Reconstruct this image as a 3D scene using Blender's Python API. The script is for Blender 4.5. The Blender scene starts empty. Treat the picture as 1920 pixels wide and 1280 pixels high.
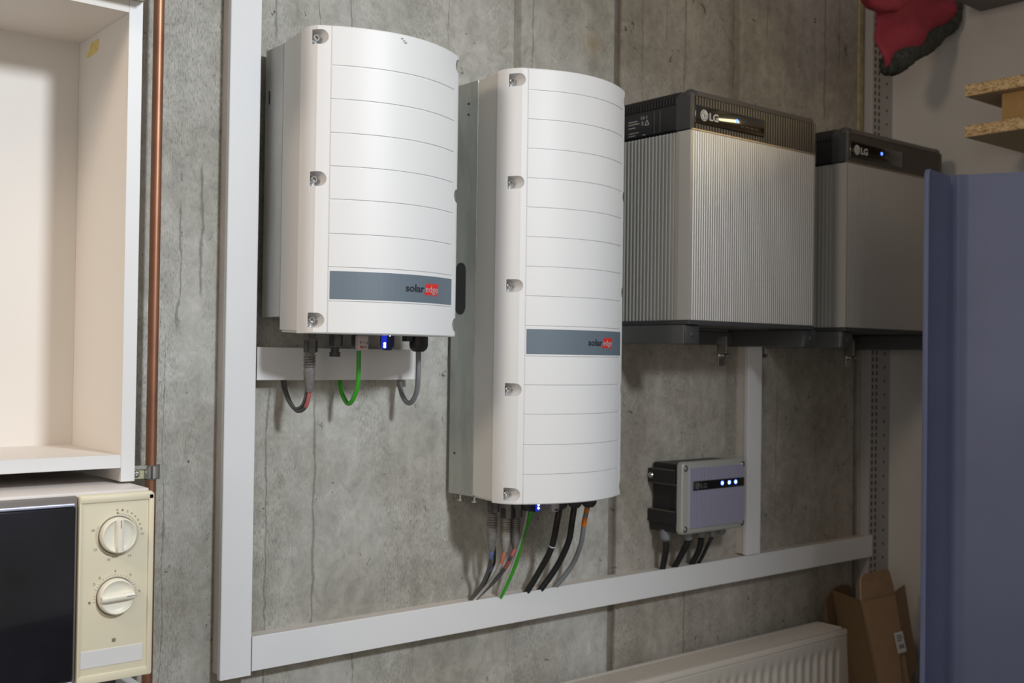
import bpy, bmesh, math, random
from mathutils import Vector, Matrix
random.seed(7)
PI = math.pi
SC = bpy.context.scene
COL = SC.collection

# ------------------------------------------------------------------ camera
cam_d = bpy.data.cameras.new('camera')
cam = bpy.data.objects.new('camera', cam_d); COL.objects.link(cam)
F = Vector((0.63513769, 0.7722826, 0.01340529))
R = Vector((0.77216176, -0.63527709, 0.01375632))
U = Vector((-0.01913984, -0.00161389, 0.99981551))
M = Matrix((R, U, -F)).transposed().to_4x4()
M.translation = Vector((-0.1463398, -1.84591557, 1.19110221))
cam.matrix_world = M
cam_d.sensor_width = 36.0
cam_d.lens = 2067.278 / 1920 * 36
cam_d.clip_start = 0.02
cam_d.dof.use_dof = True
cam_d.dof.focus_distance = 1.85
cam_d.dof.aperture_fstop = 5.0
SC.camera = cam

# ------------------------------------------------------------------ world and lights
w = bpy.data.worlds.new('world'); SC.world = w; w.use_nodes = True
bg = w.node_tree.nodes['Background']
bg.inputs[0].default_value = (1.0, 0.94, 0.86, 1); bg.inputs[1].default_value = 0.31

def area(name, loc, target, size, power, color, size_y=None):
    d = bpy.data.lights.new(name, 'AREA'); d.energy = power; d.color = color
    d.shape = 'RECTANGLE' if size_y else 'SQUARE'; d.size = size
    if size_y: d.size_y = size_y
    o = bpy.data.objects.new(name, d); COL.objects.link(o)
    o.location = loc
    o.rotation_euler = (Vector(target) - Vector(loc)).to_track_quat('-Z', 'Y').to_euler()
    return o
kd = bpy.data.lights.new('key_lamp', 'SPOT'); kd.energy = 205; kd.color = (0.885, 0.945, 1.0)
kd.spot_size = math.radians(85); kd.spot_blend = 1.0; kd.shadow_soft_size = 0.15
ko = bpy.data.objects.new('key_lamp', kd); COL.objects.link(ko)
ko.location = (0.95, -2.60, 2.35)
ko.rotation_euler = (Vector((0.28, 0, 0.92)) - ko.location).to_track_quat('-Z', 'Y').to_euler()
area('soft_fill', (-2.4, -3.0, 1.45), (0.9, 0, 0.9), 1.3, 14, (1.0, 0.94, 0.86), 1.1)  # added soft fill from the left rear, an unseen helper light
area('warm_ceiling_lamp', (-1.3, -0.85, 2.30), (0.6, 0, 1.1), 0.35, 17, (1.0, 0.80, 0.62))
SC.view_settings.view_transform = 'Standard'
SC.view_settings.look = 'None'
SC.view_settings.exposure = -0.10
SC.view_settings.gamma = 1.0
SC.view_settings.use_curve_mapping = False

# ------------------------------------------------------------------ materials
def mat(name, col, rough=0.5, metal=0.0, bump=None, var=0.0, vscale=20, coat=0.0, emit=None, est=0, spec=0.5):
    m = bpy.data.materials.new(name); m.use_nodes = True
    nt = m.node_tree; b = nt.nodes['Principled BSDF']
    b.inputs['Base Color'].default_value = (*col, 1)
    b.inputs['Roughness'].default_value = rough
    b.inputs['Metallic'].default_value = metal
    b.inputs['Coat Weight'].default_value = coat
    b.inputs['Specular IOR Level'].default_value = spec
    if emit:
        b.inputs['Emission Color'].default_value = (*emit, 1); b.inputs['Emission Strength'].default_value = est
    if bump or var:
        tc = nt.nodes.new('ShaderNodeTexCoord')
    if var:
        n = nt.nodes.new('ShaderNodeTexNoise'); n.inputs['Scale'].default_value = vscale
        n.inputs['Detail'].default_value = 6
        nt.links.new(tc.outputs['Object'], n.inputs['Vector'])
        r = nt.nodes.new('ShaderNodeValToRGB')
        r.color_ramp.elements[0].position = 0.3; r.color_ramp.elements[1].position = 0.7
        r.color_ramp.elements[0].color = (*[c * (1 - var) for c in col], 1)
        r.color_ramp.elements[1].color = (*[min(1, c * (1 + var)) for c in col], 1)
        nt.links.new(n.outputs[0], r.inputs[0]); nt.links.new(r.outputs[0], b.inputs['Base Color'])
    if bump:
        sc, st = bump
        n = nt.nodes.new('ShaderNodeTexNoise'); n.inputs['Scale'].default_value = sc
        n.inputs['Detail'].default_value = 3
        nt.links.new(tc.outputs['Object'], n.inputs['Vector'])
        bp = nt.nodes.new('ShaderNodeBump'); bp.inputs['Strength'].default_value = st
        bp.inputs['Distance'].default_value = 0.001
        nt.links.new(n.outputs[0], bp.inputs['Height']); nt.links.new(bp.outputs[0], b.inputs['Normal'])
    return m

def node_math(nt, op, a, b=None, clamp=False):
    n = nt.nodes.new('ShaderNodeMath'); n.operation = op; n.use_clamp = clamp
    for i, v in enumerate((a, b)):
        if v is None: continue
        if isinstance(v, (int, float)): n.inputs[i].default_value = v
        else: nt.links.new(v, n.inputs[i])
    return n.outputs[0]

def noise(nt, vec, scale, detail=5, rough=0.6, stretch=None, dist=0.0):
    if stretch:
        mp = nt.nodes.new('ShaderNodeMapping'); mp.inputs['Scale'].default_value = stretch
        nt.links.new(vec, mp.inputs['Vector']); vec = mp.outputs[0]
    n = nt.nodes.new('ShaderNodeTexNoise'); n.inputs['Scale'].default_value = scale
    n.inputs['Detail'].default_value = detail; n.inputs['Roughness'].default_value = rough
    n.inputs['Distortion'].default_value = dist
    nt.links.new(vec, n.inputs['Vector']); return n.outputs[0]

def ramp(nt, fac, stops):
    r = nt.nodes.new('ShaderNodeValToRGB'); e = r.color_ramp.elements
    while len(e) < len(stops): e.new(0.5)
    for i, (p, c) in enumerate(stops):
        e[i].position = p; e[i].color = (*c, 1) if len(c) == 3 else c
    nt.links.new(fac, r.inputs[0]); return r.outputs[0]

def mixc(nt, fac, a, b, mode='MIX'):
    n = nt.nodes.new('ShaderNodeMix'); n.data_type = 'RGBA'; n.blend_type = mode
    if isinstance(fac, (int, float)): n.inputs[0].default_value = fac
    else: nt.links.new(fac, n.inputs[0])
    for i, v in ((6, a), (7, b)):
        if isinstance(v, tuple): n.inputs[i].default_value = (*v, 1)
        else: nt.links.new(v, n.inputs[i])
    return n.outputs[2]

def g(v): return (v, v, v)

def concrete():
    m = bpy.data.materials.new('cast_concrete'); m.use_nodes = True
    nt = m.node_tree; b = nt.nodes['Principled BSDF']
    tc = nt.nodes.new('ShaderNodeTexCoord'); P = tc.outputs['Object']
    big = noise(nt, P, 2.2, 6, 0.62)
    c = ramp(nt, big, [(0.34, (0.315, 0.30, 0.255)), (0.5, (0.43, 0.415, 0.375)), (0.64, (0.53, 0.52, 0.485))])
    # vertical washed streaks
    st = noise(nt, P, 14, 6, 0.6, (1, 1, 0.09))
    c = mixc(nt, 0.26, c, ramp(nt, st, [(0.32, g(0.36)), (0.66, g(0.66))]), 'OVERLAY')
    # mottling
    mo = noise(nt, P, 34, 9, 0.76, (1, 1, 0.75), 0.5)
    c = mixc(nt, 0.50, c, ramp(nt, mo, [(0.34, g(0.28)), (0.64, g(0.70))]), 'OVERLAY')
    # pale lime patches
    pp = noise(nt, P, 5.5, 6, 0.65, (1, 1, 0.55), 0.6)
    c = mixc(nt, ramp(nt, pp, [(0.54, g(0.0)), (0.66, g(0.30))]), c, (0.58, 0.58, 0.56))
    # fine vertical grain from the formwork
    fg = noise(nt, P, 400, 4, 0.7, (1, 1, 0.25))
    zone = ramp(nt, noise(nt, P, 4.5, 4, 0.6, (1.3, 1, 0.35)), [(0.42, g(0.0)), (0.58, g(1.0))])
    grain = ramp(nt, fg, [(0.40, g(1.0)), (0.52, g(0.0))])
    gm = node_math(nt, 'MULTIPLY', grain, zone)
    gm = node_math(nt, 'MULTIPLY', gm, 0.5)
    c = mixc(nt, gm, c, (0.15, 0.145, 0.11))
    # small pits
    pit = noise(nt, P, 46, 4, 0.55, (1, 1, 0.9), 1.6)
    pm = ramp(nt, pit, [(0.265, g(0.85)), (0.305, g(0.0))])
    c = mixc(nt, pm, c, (0.07, 0.06, 0.05))
    # drip stains and hairline cracks running down the wall (x, z0, z1, half width)
    sep = nt.nodes.new('ShaderNodeSeparateXYZ'); nt.links.new(P, sep.inputs[0])
    X, Z = sep.outputs[0], sep.outputs[2]
    zv = nt.nodes.new('ShaderNodeCombineXYZ'); nt.links.new(Z, zv.inputs[2]); nt.links.new(node_math(nt, 'MULTIPLY', X, 3.0), zv.inputs[0])
    wob = node_math(nt, 'MULTIPLY', node_math(nt, 'SUBTRACT', noise(nt, zv.outputs[0], 9, 4, 0.6), 0.5), 0.030)
    wid = node_math(nt, 'ADD', node_math(nt, 'MULTIPLY', noise(nt, zv.outputs[0], 32, 2, 0.5), 1.6), 0.1)
    lines = [(0.622, 1.22, 1.46, .0022), (0.661, 1.28, 1.53, .0026), (0.795, 0.50, 1.14, .0019), (0.892, 0.66, 1.12, .0028),
             (0.889, 1.78, 2.1, .0014), (0.80, 1.76, 2.1, .0030), (0.955, 1.80, 2.1, .0022), (1.19, 1.70, 2.1, .0012),
             (1.419, 1.80, 2.05, .0022), (1.20, 1.15, 1.74, .0012), (1.764, 1.88, 2.3, .0024), (1.916, 1.84, 2.3, .0026),
             (1.85, 1.96, 2.3, .0014), (2.101, 1.87, 2.3, .0032), (2.244, 2.04, 2.3, .0022), (2.505, 1.86, 2.4, .0036),
             (2.574, 2.02, 2.4, .0024), (1.935, 0.44, 0.63, .0024), (0.981, 0.45, 0.66, .0014), (0.60, -0.1, 1.2, .0012),
             (2.30, 0.75, 1.15, .0018), (0.53, 0.4, 2.3, .0030), (1.56, 0.7, 1.2, .0014)]
    acc = None
    for x0, z0, z1, hw in lines:
        d = node_math(nt, 'ABSOLUTE', node_math(nt, 'SUBTRACT', node_math(nt, 'ADD', X, wob), x0))
        d = node_math(nt, 'DIVIDE', d, node_math(nt, 'MULTIPLY', wid, hw))
        ln = node_math(nt, 'SUBTRACT', 1.35, d, True)
        up = node_math(nt, 'MULTIPLY', node_math(nt, 'SUBTRACT', Z, z0), 40, True)
        dn = node_math(nt, 'MULTIPLY', node_math(nt, 'SUBTRACT', z1, Z), 40, True)
        ln = node_math(nt, 'MULTIPLY', ln, node_math(nt, 'MULTIPLY', up, dn))
        acc = ln if acc is None else node_math(nt, 'MAXIMUM', acc, ln)
    c = mixc(nt, node_math(nt, 'MULTIPLY', acc, 0.55), c, (0.115, 0.105, 0.07))
    # dark stained formwork joints: band in x, broken up by noise
    for xa, xb, k, za in ((1.6690, 1.6975, 0.72, -1.0), (1.3640, 1.3880, 0.50, 1.55), (2.085, 2.13, 0.35, 0.85)):
        lo = node_math(nt, 'MULTIPLY', node_math(nt, 'SUBTRACT', node_math(nt, 'ADD', X, node_math(nt, 'MULTIPLY', wob, 0.1)), xa), 350, True)
        hi = node_math(nt, 'MULTIPLY', node_math(nt, 'SUBTRACT', xb, node_math(nt, 'ADD', X, node_math(nt, 'MULTIPLY', wob, 0.1))), 350, True)
        zz = node_math(nt, 'MULTIPLY', node_math(nt, 'SUBTRACT', Z, za), 6, True)
        mk = node_math(nt, 'MULTIPLY', node_math(nt, 'MULTIPLY', lo, hi), node_math(nt, 'MULTIPLY', zz, node_math(nt, 'ADD', 0.25, st, True)))
        c = mixc(nt, node_math(nt, 'MULTIPLY', mk, k), c, (0.11, 0.095, 0.07))
    # rust spot above the tall inverter
    sp = nt.nodes.new('ShaderNodeVectorMath'); sp.operation = 'DISTANCE'
    nt.links.new(P, sp.inputs[0]); sp.inputs[1].default_value = (1.603, 0, 1.915)
    rs = ramp(nt, node_math(nt, 'ADD', sp.outputs['Value'], node_math(nt, 'MULTIPLY', big, 0.02)), [(0.012, g(0.45)), (0.045, g(0.0))])
    c = mixc(nt, rs, c, (0.36, 0.24, 0.09))
    # right of the wide joint: browner tint paints in dimmer light, plus extra pits
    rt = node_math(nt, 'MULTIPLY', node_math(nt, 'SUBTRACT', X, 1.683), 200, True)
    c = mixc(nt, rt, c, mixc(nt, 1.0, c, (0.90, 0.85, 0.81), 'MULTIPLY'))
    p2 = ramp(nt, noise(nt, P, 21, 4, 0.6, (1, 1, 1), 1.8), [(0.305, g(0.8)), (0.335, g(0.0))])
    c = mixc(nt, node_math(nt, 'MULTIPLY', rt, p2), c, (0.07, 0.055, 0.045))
    nt.links.new(c, b.inputs['Base Color'])
    b.inputs['Roughness'].default_value = 0.82
    h = node_math(nt, 'ADD', node_math(nt, 'MULTIPLY', mo, 0.5), node_math(nt, 'MULTIPLY', fg, 0.5))
    h = node_math(nt, 'SUBTRACT', h, pm)
    bp = nt.nodes.new('ShaderNodeBump'); bp.inputs['Strength'].default_value = 0.55; bp.inputs['Distance'].default_value = 0.0015
    nt.links.new(h, bp.inputs['Height']); nt.links.new(bp.outputs[0], b.inputs['Normal'])
    return m

def chipboard():
    m = bpy.data.materials.new('chipboard_edge'); m.use_nodes = True
    nt = m.node_tree; b = nt.nodes['Principled BSDF']
    tc = nt.nodes.new('ShaderNodeTexCoord')
    v = noise(nt, tc.outputs['Object'], 160, 4, 0.7, (1, 0.45, 1), 0.8)
    c = ramp(nt, v, [(0.36, (0.20, 0.11, 0.04)), (0.47, (0.50, 0.33, 0.15)), (0.60, (0.72, 0.54, 0.30))])
    nt.links.new(c, b.inputs['Base Color']); b.inputs['Roughness'].default_value = 0.8
    bp = nt.nodes.new('ShaderNodeBump'); bp.inputs['Strength'].default_value = 0.6; bp.inputs['Distance'].default_value = 0.001
    nt.links.new(v, bp.inputs['Height']); nt.links.new(bp.outputs[0], b.inputs['Normal'])
    return m

def galvanised(name, col, rough):
    m = bpy.data.materials.new(name); m.use_nodes = True
    nt = m.node_tree; b = nt.nodes['Principled BSDF']
    tc = nt.nodes.new('ShaderNodeTexCoord')
    v = noise(nt, tc.outputs['Object'], 22, 5, 0.6, (1, 1, 0.25))
    nt.links.new(ramp(nt, v, [(0.3, tuple(c * .8 for c in col)), (0.7, tuple(min(1, c * 1.15) for c in col))]), b.inputs['Base Color'])
    b.inputs['Metallic'].default_value = 0.75; b.inputs['Roughness'].default_value = rough
    return m

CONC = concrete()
PLASTER = mat('painted_plaster', (0.56, 0.545, 0.52), 0.7, bump=(260, .12), var=.04, vscale=6)
SCREED = mat('floor_screed', (0.25, 0.24, 0.22), 0.7, var=.15, vscale=5)
WHITE = mat('white_powder_coat', (0.78, 0.78, 0.785), 0.45, bump=(900, .10))
BODYGREY = mat('light_grey_powder_coat', (0.62, 0.61, 0.585), 0.45, bump=(900, .12))
PVC = mat('white_pvc', (0.80, 0.80, 0.81), 0.4, var=.015, vscale=9)
PVCD = mat('dusty_pvc', (0.66, 0.60, 0.54), 0.6, var=.08, vscale=14)
GALV = galvanised('galvanised_sheet', (0.50, 0.52, 0.50), 0.42)
FINGREY = galvanised('cast_aluminium', (0.52, 0.52, 0.50), 0.5)
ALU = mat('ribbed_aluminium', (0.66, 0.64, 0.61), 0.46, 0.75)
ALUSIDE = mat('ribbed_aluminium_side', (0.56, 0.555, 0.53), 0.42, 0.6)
ALUEDGE = mat('satin_aluminium', (0.66, 0.66, 0.64), 0.42, 0.6)
TAUPE = mat('taupe_plastic', (0.125, 0.108, 0.088), 0.42, 0.25)
BLACK = mat('black_plastic', (0.018, 0.018, 0.020), 0.42)
SOFTBLACK = mat('charcoal_plastic', (0.045, 0.046, 0.050), 0.45)
GLOSS = mat('glossy_black_display', (0.010, 0.009, 0.008), 0.09, coat=1.0)
STEEL = mat('stainless_steel', (0.62, 0.61, 0.60), 0.25, 1.0)
ZINC = mat('zinc_plated_steel', (0.55, 0.55, 0.52), 0.38, 0.9, var=.1, vscale=60)
DARKSTEEL = mat('dark_rail_steel', (0.16, 0.165, 0.165), 0.42, 0.55, var=.12, vscale=12)
BRASSZ = mat('yellow_zinc', (0.62, 0.62, 0.42), 0.4, 0.7)
COPPER = mat('copper_pipe', (0.38, 0.185, 0.115), 0.45, 0.85, var=.16, vscale=14)
MELA = mat('cream_melamine', (0.75, 0.71, 0.665), 0.5, bump=(500, .06))
MELAW = mat('white_melamine_edge', (0.74, 0.745, 0.75), 0.45)
CREAM = mat('aged_cream_plastic', (0.70, 0.645, 0.49), 0.42, bump=(700, .05))
KNOB = mat('pale_ivory_plastic', (0.80, 0.77, 0.66), 0.38)
MWTOP = mat('off_white_enamel', (0.70, 0.655, 0.63), 0.4, var=.03, vscale=20)
MWGLASS = mat('dark_door_glass', (0.006, 0.007, 0.012), 0.14, coat=.4, var=.5, vscale=12)
MWDARK = mat('brown_grey_trim', (0.17, 0.15, 0.135), 0.5)
PRINT = mat('brown_print', (0.22, 0.19, 0.14), 0.6)
LABELG = mat('slate_blue_label', (0.135, 0.175, 0.215), 0.45)
INK = mat('black_ink', (0.02, 0.022, 0.03), 0.5)
RED = mat('red_ink', (0.68, 0.03, 0.025), 0.5)
GREYINK = mat('grey_ink', (0.46, 0.45, 0.45), 0.5)
SILVERINK = mat('silver_ink', (0.62, 0.60, 0.56), 0.4)
DIMINK = mat('dim_grey_ink', (0.11, 0.11, 0.11), 0.5)
GREYRUB = mat('dusty_grey_rubber', (0.155, 0.148, 0.142), 0.7, var=.22, vscale=120)
GREYRUB2 = mat('pale_dusty_rubber', (0.27, 0.25, 0.235), 0.75, var=.2, vscale=120)
CABGREY = mat('grey_cable_jacket', (0.21, 0.215, 0.23), 0.45)
CABDARK = mat('dark_grey_cable_jacket', (0.085, 0.082, 0.082), 0.5)
CABBLACK = mat('black_cable_jacket', (0.014, 0.014, 0.015), 0.45)
CABGREEN = mat('green_cable_jacket', (0.045, 0.36, 0.02), 0.4)
CABPALE = mat('pale_cable_jacket', (0.46, 0.44, 0.40), 0.5)
TAPERED = mat('red_cable_marker', (0.42, 0.12, 0.11), 0.6)
TAPEBLUE = mat('blue_cable_marker', (0.12, 0.16, 0.36), 0.6)
TAPEOR = mat('orange_tape', (0.72, 0.20, 0.01), 0.5)
LEDB = mat('blue_led', (0.1, 0.2, 1.0), 0.4, emit=(0.05, 0.13, 1.0), est=6)
LEDW = mat('bright_blue_led', (0.5, 0.7, 1.0), 0.4, emit=(0.42, 0.62, 1.0), est=9)
LEDBODY = mat('translucent_blue_lens', (0.02, 0.05, 0.55), 0.3, emit=(0.01, 0.03, 0.8), est=0.5)
PLUSFACE = mat('bluish_ribbed_aluminium', (0.46, 0.46, 0.60), 0.45, 0.5)
BLUE = mat('blue_painted_steel', (0.155, 0.180, 0.315), 0.40, 0.1, bump=(420, .15), var=.08, vscale=4)
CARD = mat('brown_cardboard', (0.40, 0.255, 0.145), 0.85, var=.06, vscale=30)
CARDSHADE = mat('shaded_cardboard', (0.12, 0.072, 0.032), 0.9)  # same cardboard darkened, painting in the shade on left and rear panels
PAPER = mat('white_paper', (0.75, 0.75, 0.75), 0.7)
YTAPE = mat('yellowed_tape', (0.72, 0.58, 0.20), 0.55, var=.12, vscale=70)
REDCLOTH = mat('crimson_cloth', (0.30, 0.030, 0.055), 0.85, bump=(900, .3), var=.08, vscale=25)
FLEECE = mat('dark_grey_fleece', (0.045, 0.048, 0.045), 1.0, bump=(160, 1.0), var=.5, vscale=90)
CHIP = chipboard()
CHIPFACE = mat('chipboard_face', (0.44, 0.33, 0.21), 0.7, var=.08, vscale=60)
BOARD = mat('fibreboard', (0.42, 0.25, 0.09), 0.7, var=.08, vscale=50)
ENAMEL = mat('radiator_enamel', (0.56, 0.52, 0.47), 0.4)
RAILW = mat('grey_white_rail_paint', (0.42, 0.40, 0.395), 0.5)
SLOT = mat('slot_shadow_black', (0.035, 0.03, 0.03), 0.8)
FOAM = mat('yellowed_foam', (0.36, 0.31, 0.19), 0.9, bump=(90, .8), var=.2, vscale=40)
LAMPGLOW = mat('warm_lamp_diffuser', (1, .9, .7), 0.5, emit=(1.0, 0.80, 0.45), est=16)
SCUFF = mat('scuffed_metal', (0.36, 0.36, 0.35), 0.6)

# ------------------------------------------------------------------ mesh helpers
# all shape helpers take (x, distance out of the concrete wall, z)
def V(x, y, z): return Vector((x, -y, z))

def wloc(o):
    v = Vector((0, 0, 0))
    while o is not None:
        v += o.location; o = o.parent
    return v

def obj(name, bm, m, parent=None, smooth=None):
    bmesh.ops.recalc_face_normals(bm, faces=bm.faces)
    off = wloc(parent)
    if off.length > 0: bmesh.ops.translate(bm, verts=bm.verts, vec=-off)
    if smooth is not None:
        a = math.radians(smooth)
        for f in bm.faces: f.smooth = True
        for e in bm.edges:
            if len(e.link_faces) == 2 and e.calc_face_angle(0) > a: e.smooth = False
    me = bpy.data.meshes.new(name); bm.to_mesh(me); bm.free()
    for mm in (m if isinstance(m, (list, tuple)) else [m]): me.materials.append(mm)
    o = bpy.data.objects.new(name, me); COL.objects.link(o)
    if parent: o.parent = parent
    return o

def thing(name, label, cat, loc, group=None):
    o = bpy.data.objects.new(name, None); COL.objects.link(o)
    o.location = V(*loc); o.empty_display_size = .05
    o['label'] = label; o['category'] = cat
    if group: o['group'] = group
    return o

def tag(o, label, cat, group=None):
    o['label'] = label; o['category'] = cat
    if group: o['group'] = group
    return o

def struct(name, bm, m, smooth=None):
    o = obj(name, bm, m, None, smooth); o['kind'] = 'structure'; return o

def add_box(bm, x0, x1, y0, y1, z0, z1, bev=0, seg=2, mi=0):
    r = bmesh.ops.create_cube(bm, size=1)
    vs = r['verts']
    for v in vs:
        v.co = V((x0 + x1) / 2 + v.co.x * (x1 - x0), (y0 + y1) / 2 - v.co.y * (y1 - y0), (z0 + z1) / 2 + v.co.z * (z1 - z0))
    fs = {f for v in vs for f in v.link_faces}
    for f in fs: f.material_index = mi
    if bev:
        es = {e for v in vs for e in v.link_edges}
        bmesh.ops.bevel(bm, geom=list(es), offset=bev, segments=seg, affect='EDGES', profile=0.5)
    return bm

def box(*a, **k): return add_box(bmesh.new(), *a, **k)

def add_prism(bm, pts, a0, a1, axis='z', mi=0):
    """closed polygon pts extruded along axis between a0 and a1"""
    def P(p, a):
        if axis == 'z': return V(p[0], p[1], a)
        if axis == 'y': return V(p[0], a, p[1])
        return V(a, p[0], p[1])
    A = [bm.verts.new(P(p, a0)) for p in pts]; B = [bm.verts.new(P(p, a1)) for p in pts]
    n = len(pts)
    fs = [bm.faces.new(A), bm.faces.new(B[::-1])]
    for i in range(n): fs.append(bm.faces.new((A[i], A[(i + 1) % n], B[(i + 1) % n], B[i])))
    for f in fs: f.material_index = mi
    return bm

def prism(*a, **k): return add_prism(bmesh.new(), *a, **k)

def add_lathe(bm, c, axis, prof, n=24, mi=0):
    """prof: list of (distance along axis, radius); axis in wall coordinates"""
    c = V(*c); ax = V(*axis).normalized()
    s = ax.orthogonal().normalized(); t = ax.cross(s)
    rings = []
    for d, r in prof:
        if r < 1e-6: rings.append([bm.verts.new(c + ax * d)])
        else: rings.append([bm.verts.new(c + ax * d + (s * math.cos(2 * PI * k / n) + t * math.sin(2 * PI * k / n)) * r) for k in range(n)])
    for a, b in zip(rings, rings[1:]):
        for k in range(n):
            q = [a[k % len(a)], a[(k + 1) % len(a)], b[(k + 1) % len(b)], b[k % len(b)]]
            q2 = []
            for v in q:
                if v not in q2: q2.append(v)
            if len(q2) > 2: bm.faces.new(q2).material_index = mi
    for rg in (rings[0], rings[-1]):
        if len(rg) > 2:
            try: bm.faces.new(rg).material_index = mi
            except ValueError: pass
    return bm

def lathe(*a, **k): return add_lathe(bmesh.new(), *a, **k)

def catmull(pts, m=8):
    P = [Vector(p) for p in pts]; P = [P[0] * 2 - P[1]] + P + [P[-1] * 2 - P[-2]]
    out = []
    for i in range(1, len(P) - 2):
        for k in range(m):
            t = k / m; a, b, c, d = P[i - 1:i + 3]
            out.append(0.5 * ((2 * b) + (c - a) * t + (2 * a - 5 * b + 4 * c - d) * t * t + (3 * b - a - 3 * c + d) * t ** 3))
    out.append(P[-2]); return out

def add_tube(bm, pts, r, n=14, mi=0, m=8, raw=False):
    path = [V(*p) for p in pts] if raw else [V(*p) for p in catmull(pts, m)]
    d0 = (path[1] - path[0]).normalized(); s = d0.orthogonal().normalized()
    rings = []
    for i, p in enumerate(path):
        d = (path[min(i + 1, len(path) - 1)] - path[max(i - 1, 0)]).normalized()
        s = (s - d * s.dot(d)).normalized(); t = d.cross(s)
        rr = r(i / (len(path) - 1)) if callable(r) else r
        rings.append([bm.verts.new(p + (s * math.cos(2 * PI * k / n) + t * math.sin(2 * PI * k / n)) * rr) for k in range(n)])
    for a, b in zip(rings, rings[1:]):
        for k in range(n): bm.faces.new((a[k], a[(k + 1) % n], b[(k + 1) % n], b[k])).material_index = mi
    bm.faces.new(rings[0]).material_index = mi; bm.faces.new(rings[-1][::-1]).material_index = mi
    return bm

def tube(*a, **k): return add_tube(bmesh.new(), *a, **k)

def text(name, s, x, z, y, h, m, parent, yaw=0.0, bold=0.0, width=None, depth=.0002):
    """flat print facing out of the wall; x,z = left baseline"""
    cu = bpy.data.curves.new(name, 'FONT'); cu.body = s; cu.size = h; cu.extrude = depth; cu.offset = bold; cu.resolution_u = 3
    tmp = bpy.data.objects.new(name + '_tmp', cu); COL.objects.link(tmp)
    dg = bpy.context.evaluated_depsgraph_get()
    me = bpy.data.meshes.new_from_object(tmp.evaluated_get(dg))
    bpy.data.objects.remove(tmp); bpy.data.curves.remove(cu)
    bm = bmesh.new(); bm.from_mesh(me); bpy.data.meshes.remove(me)
    xs = [v.co.x for v in bm.verts]; sx = 1
    if width and xs: sx = width / (max(xs) - min(xs))
    x0 = min(xs)
    for v in bm.verts:
        lx, lz, ly = (v.co.x - x0) * sx, v.co.y, v.co.z
        yy = y(x + lx) if callable(y) else y
        v.co = V(x + lx, yy + ly, z + lz)
    return obj(name, bm, m, parent)

def bool_cut(o, cutter_bm):
    me = bpy.data.meshes.new('cut'); bmesh.ops.recalc_face_normals(cutter_bm, faces=cutter_bm.faces)
    cutter_bm.to_mesh(me); cutter_bm.free()
    c = bpy.data.objects.new('cut', me); COL.objects.link(c); c.location = wloc(o) * 0
    md = o.modifiers.new('b', 'BOOLEAN'); md.operation = 'DIFFERENCE'; md.object = c; md.solver = 'EXACT'
    bpy.context.view_layer.update()
    dg = bpy.context.evaluated_depsgraph_get()
    nm = bpy.data.meshes.new_from_object(o.evaluated_get(dg))
    o.modifiers.clear(); old = o.data; o.data = nm; nm.name = old.name; bpy.data.meshes.remove(old)
    bpy.data.objects.remove(c)
    bm = bmesh.new(); bm.from_mesh(nm)
    for f in bm.faces: f.smooth = True
    for e in bm.edges: e.smooth = not (len(e.link_faces) == 2 and e.calc_face_angle(0) > math.radians(22))
    bm.to_mesh(nm); bm.free()

# ------------------------------------------------------------------ the room
ZF = -0.13
bm = bmesh.new()
# concrete wall with two shallow recessed formwork joints (top view profile, extruded upwards)
prof = [(-2.2, -0.2), (-2.2, 0), (1.366, 0), (1.368, -.0015), (1.384, -.0015), (1.386, 0), (1.670, 0), (1.672, -.010), (1.694, -.010), (1.697, 0), (2.662, 0), (2.664, -.05), (2.694, -.05), (2.6945, 0), (3.0, 0), (3.0, -0.2)]
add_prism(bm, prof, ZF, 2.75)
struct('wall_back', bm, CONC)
struct('wall_right', box(2.805, 2.95, 0.0, 3.2, ZF, 2.75), PLASTER)
struct('floor', box(-2.2, 2.95, -.2, 3.2, ZF - .1, ZF), SCREED)
o = struct('trim_1', box(2.6645, 2.690, -.045, 0.006, 1.72, 2.75, bev=.004), FOAM)
o['label'] = 'yellowed filler strip between concrete wall and perforated rail'

# ------------------------------------------------------------------ cable trunking
def trunking(name, label, x0, x1, z0, z1, T=.0346, vertical=False, lid_over=0.0):
    t = thing(name, label, 'cable trunking', ((x0 + x1) / 2, 0, z0))
    obj('channel', box(x0 + .0015, x1 - .0015, 0, T - .0035, z0 + .0015 + (lid_over), z1 - .0008), PVCD, t)
    bm = bmesh.new()
    if vertical:
        add_prism(bm, [(x0, T - .011), (x0, T - .001), (x0 + .001, T), (x1 - .001, T), (x1, T - .001), (x1, T - .011), (x1 - .0013, T - .011), (x1 - .0013, T - .0028), (x0 + .0013, T - .0028), (x0 + .0013, T - .011)], z0, z1)
    else:
        add_prism(bm, [(T - .0045, z0), (T - .001, z0), (T, z0 + .001), (T, z1 - .001), (T - .001, z1), (T - .0045, z1), (T - .0045, z1 - .0008), (T - .0028, z1 - .0008), (T - .0028, z0 + .0013), (T - .0045, z0 + .0013)], x0, x1, axis='x')
    obj('cover', bm, PVC, t)
    return t
G_TR = 'white cable trunking on the concrete wall'
for a in [('cable_trunking', 'tall white vertical cable trunking beside the copper pipe', .6935, .7525, .6175, 2.45, .0346, True, .006),
          ('cable_trunking', 'long white horizontal cable trunking below all the devices', .7540, 2.7100, .6235, .6848, .0346, False),
          ('cable_trunking', 'short white horizontal trunking under the short inverter', .7545, 1.0945, 1.1420, 1.2015, .0346, False),
          ('cable_trunking', 'narrow vertical white trunking right of the small ribbed box', 2.1355, 2.1925, .6865, 1.2300, .0340, True)]:
    trunking(*a)['group'] = G_TR

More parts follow.
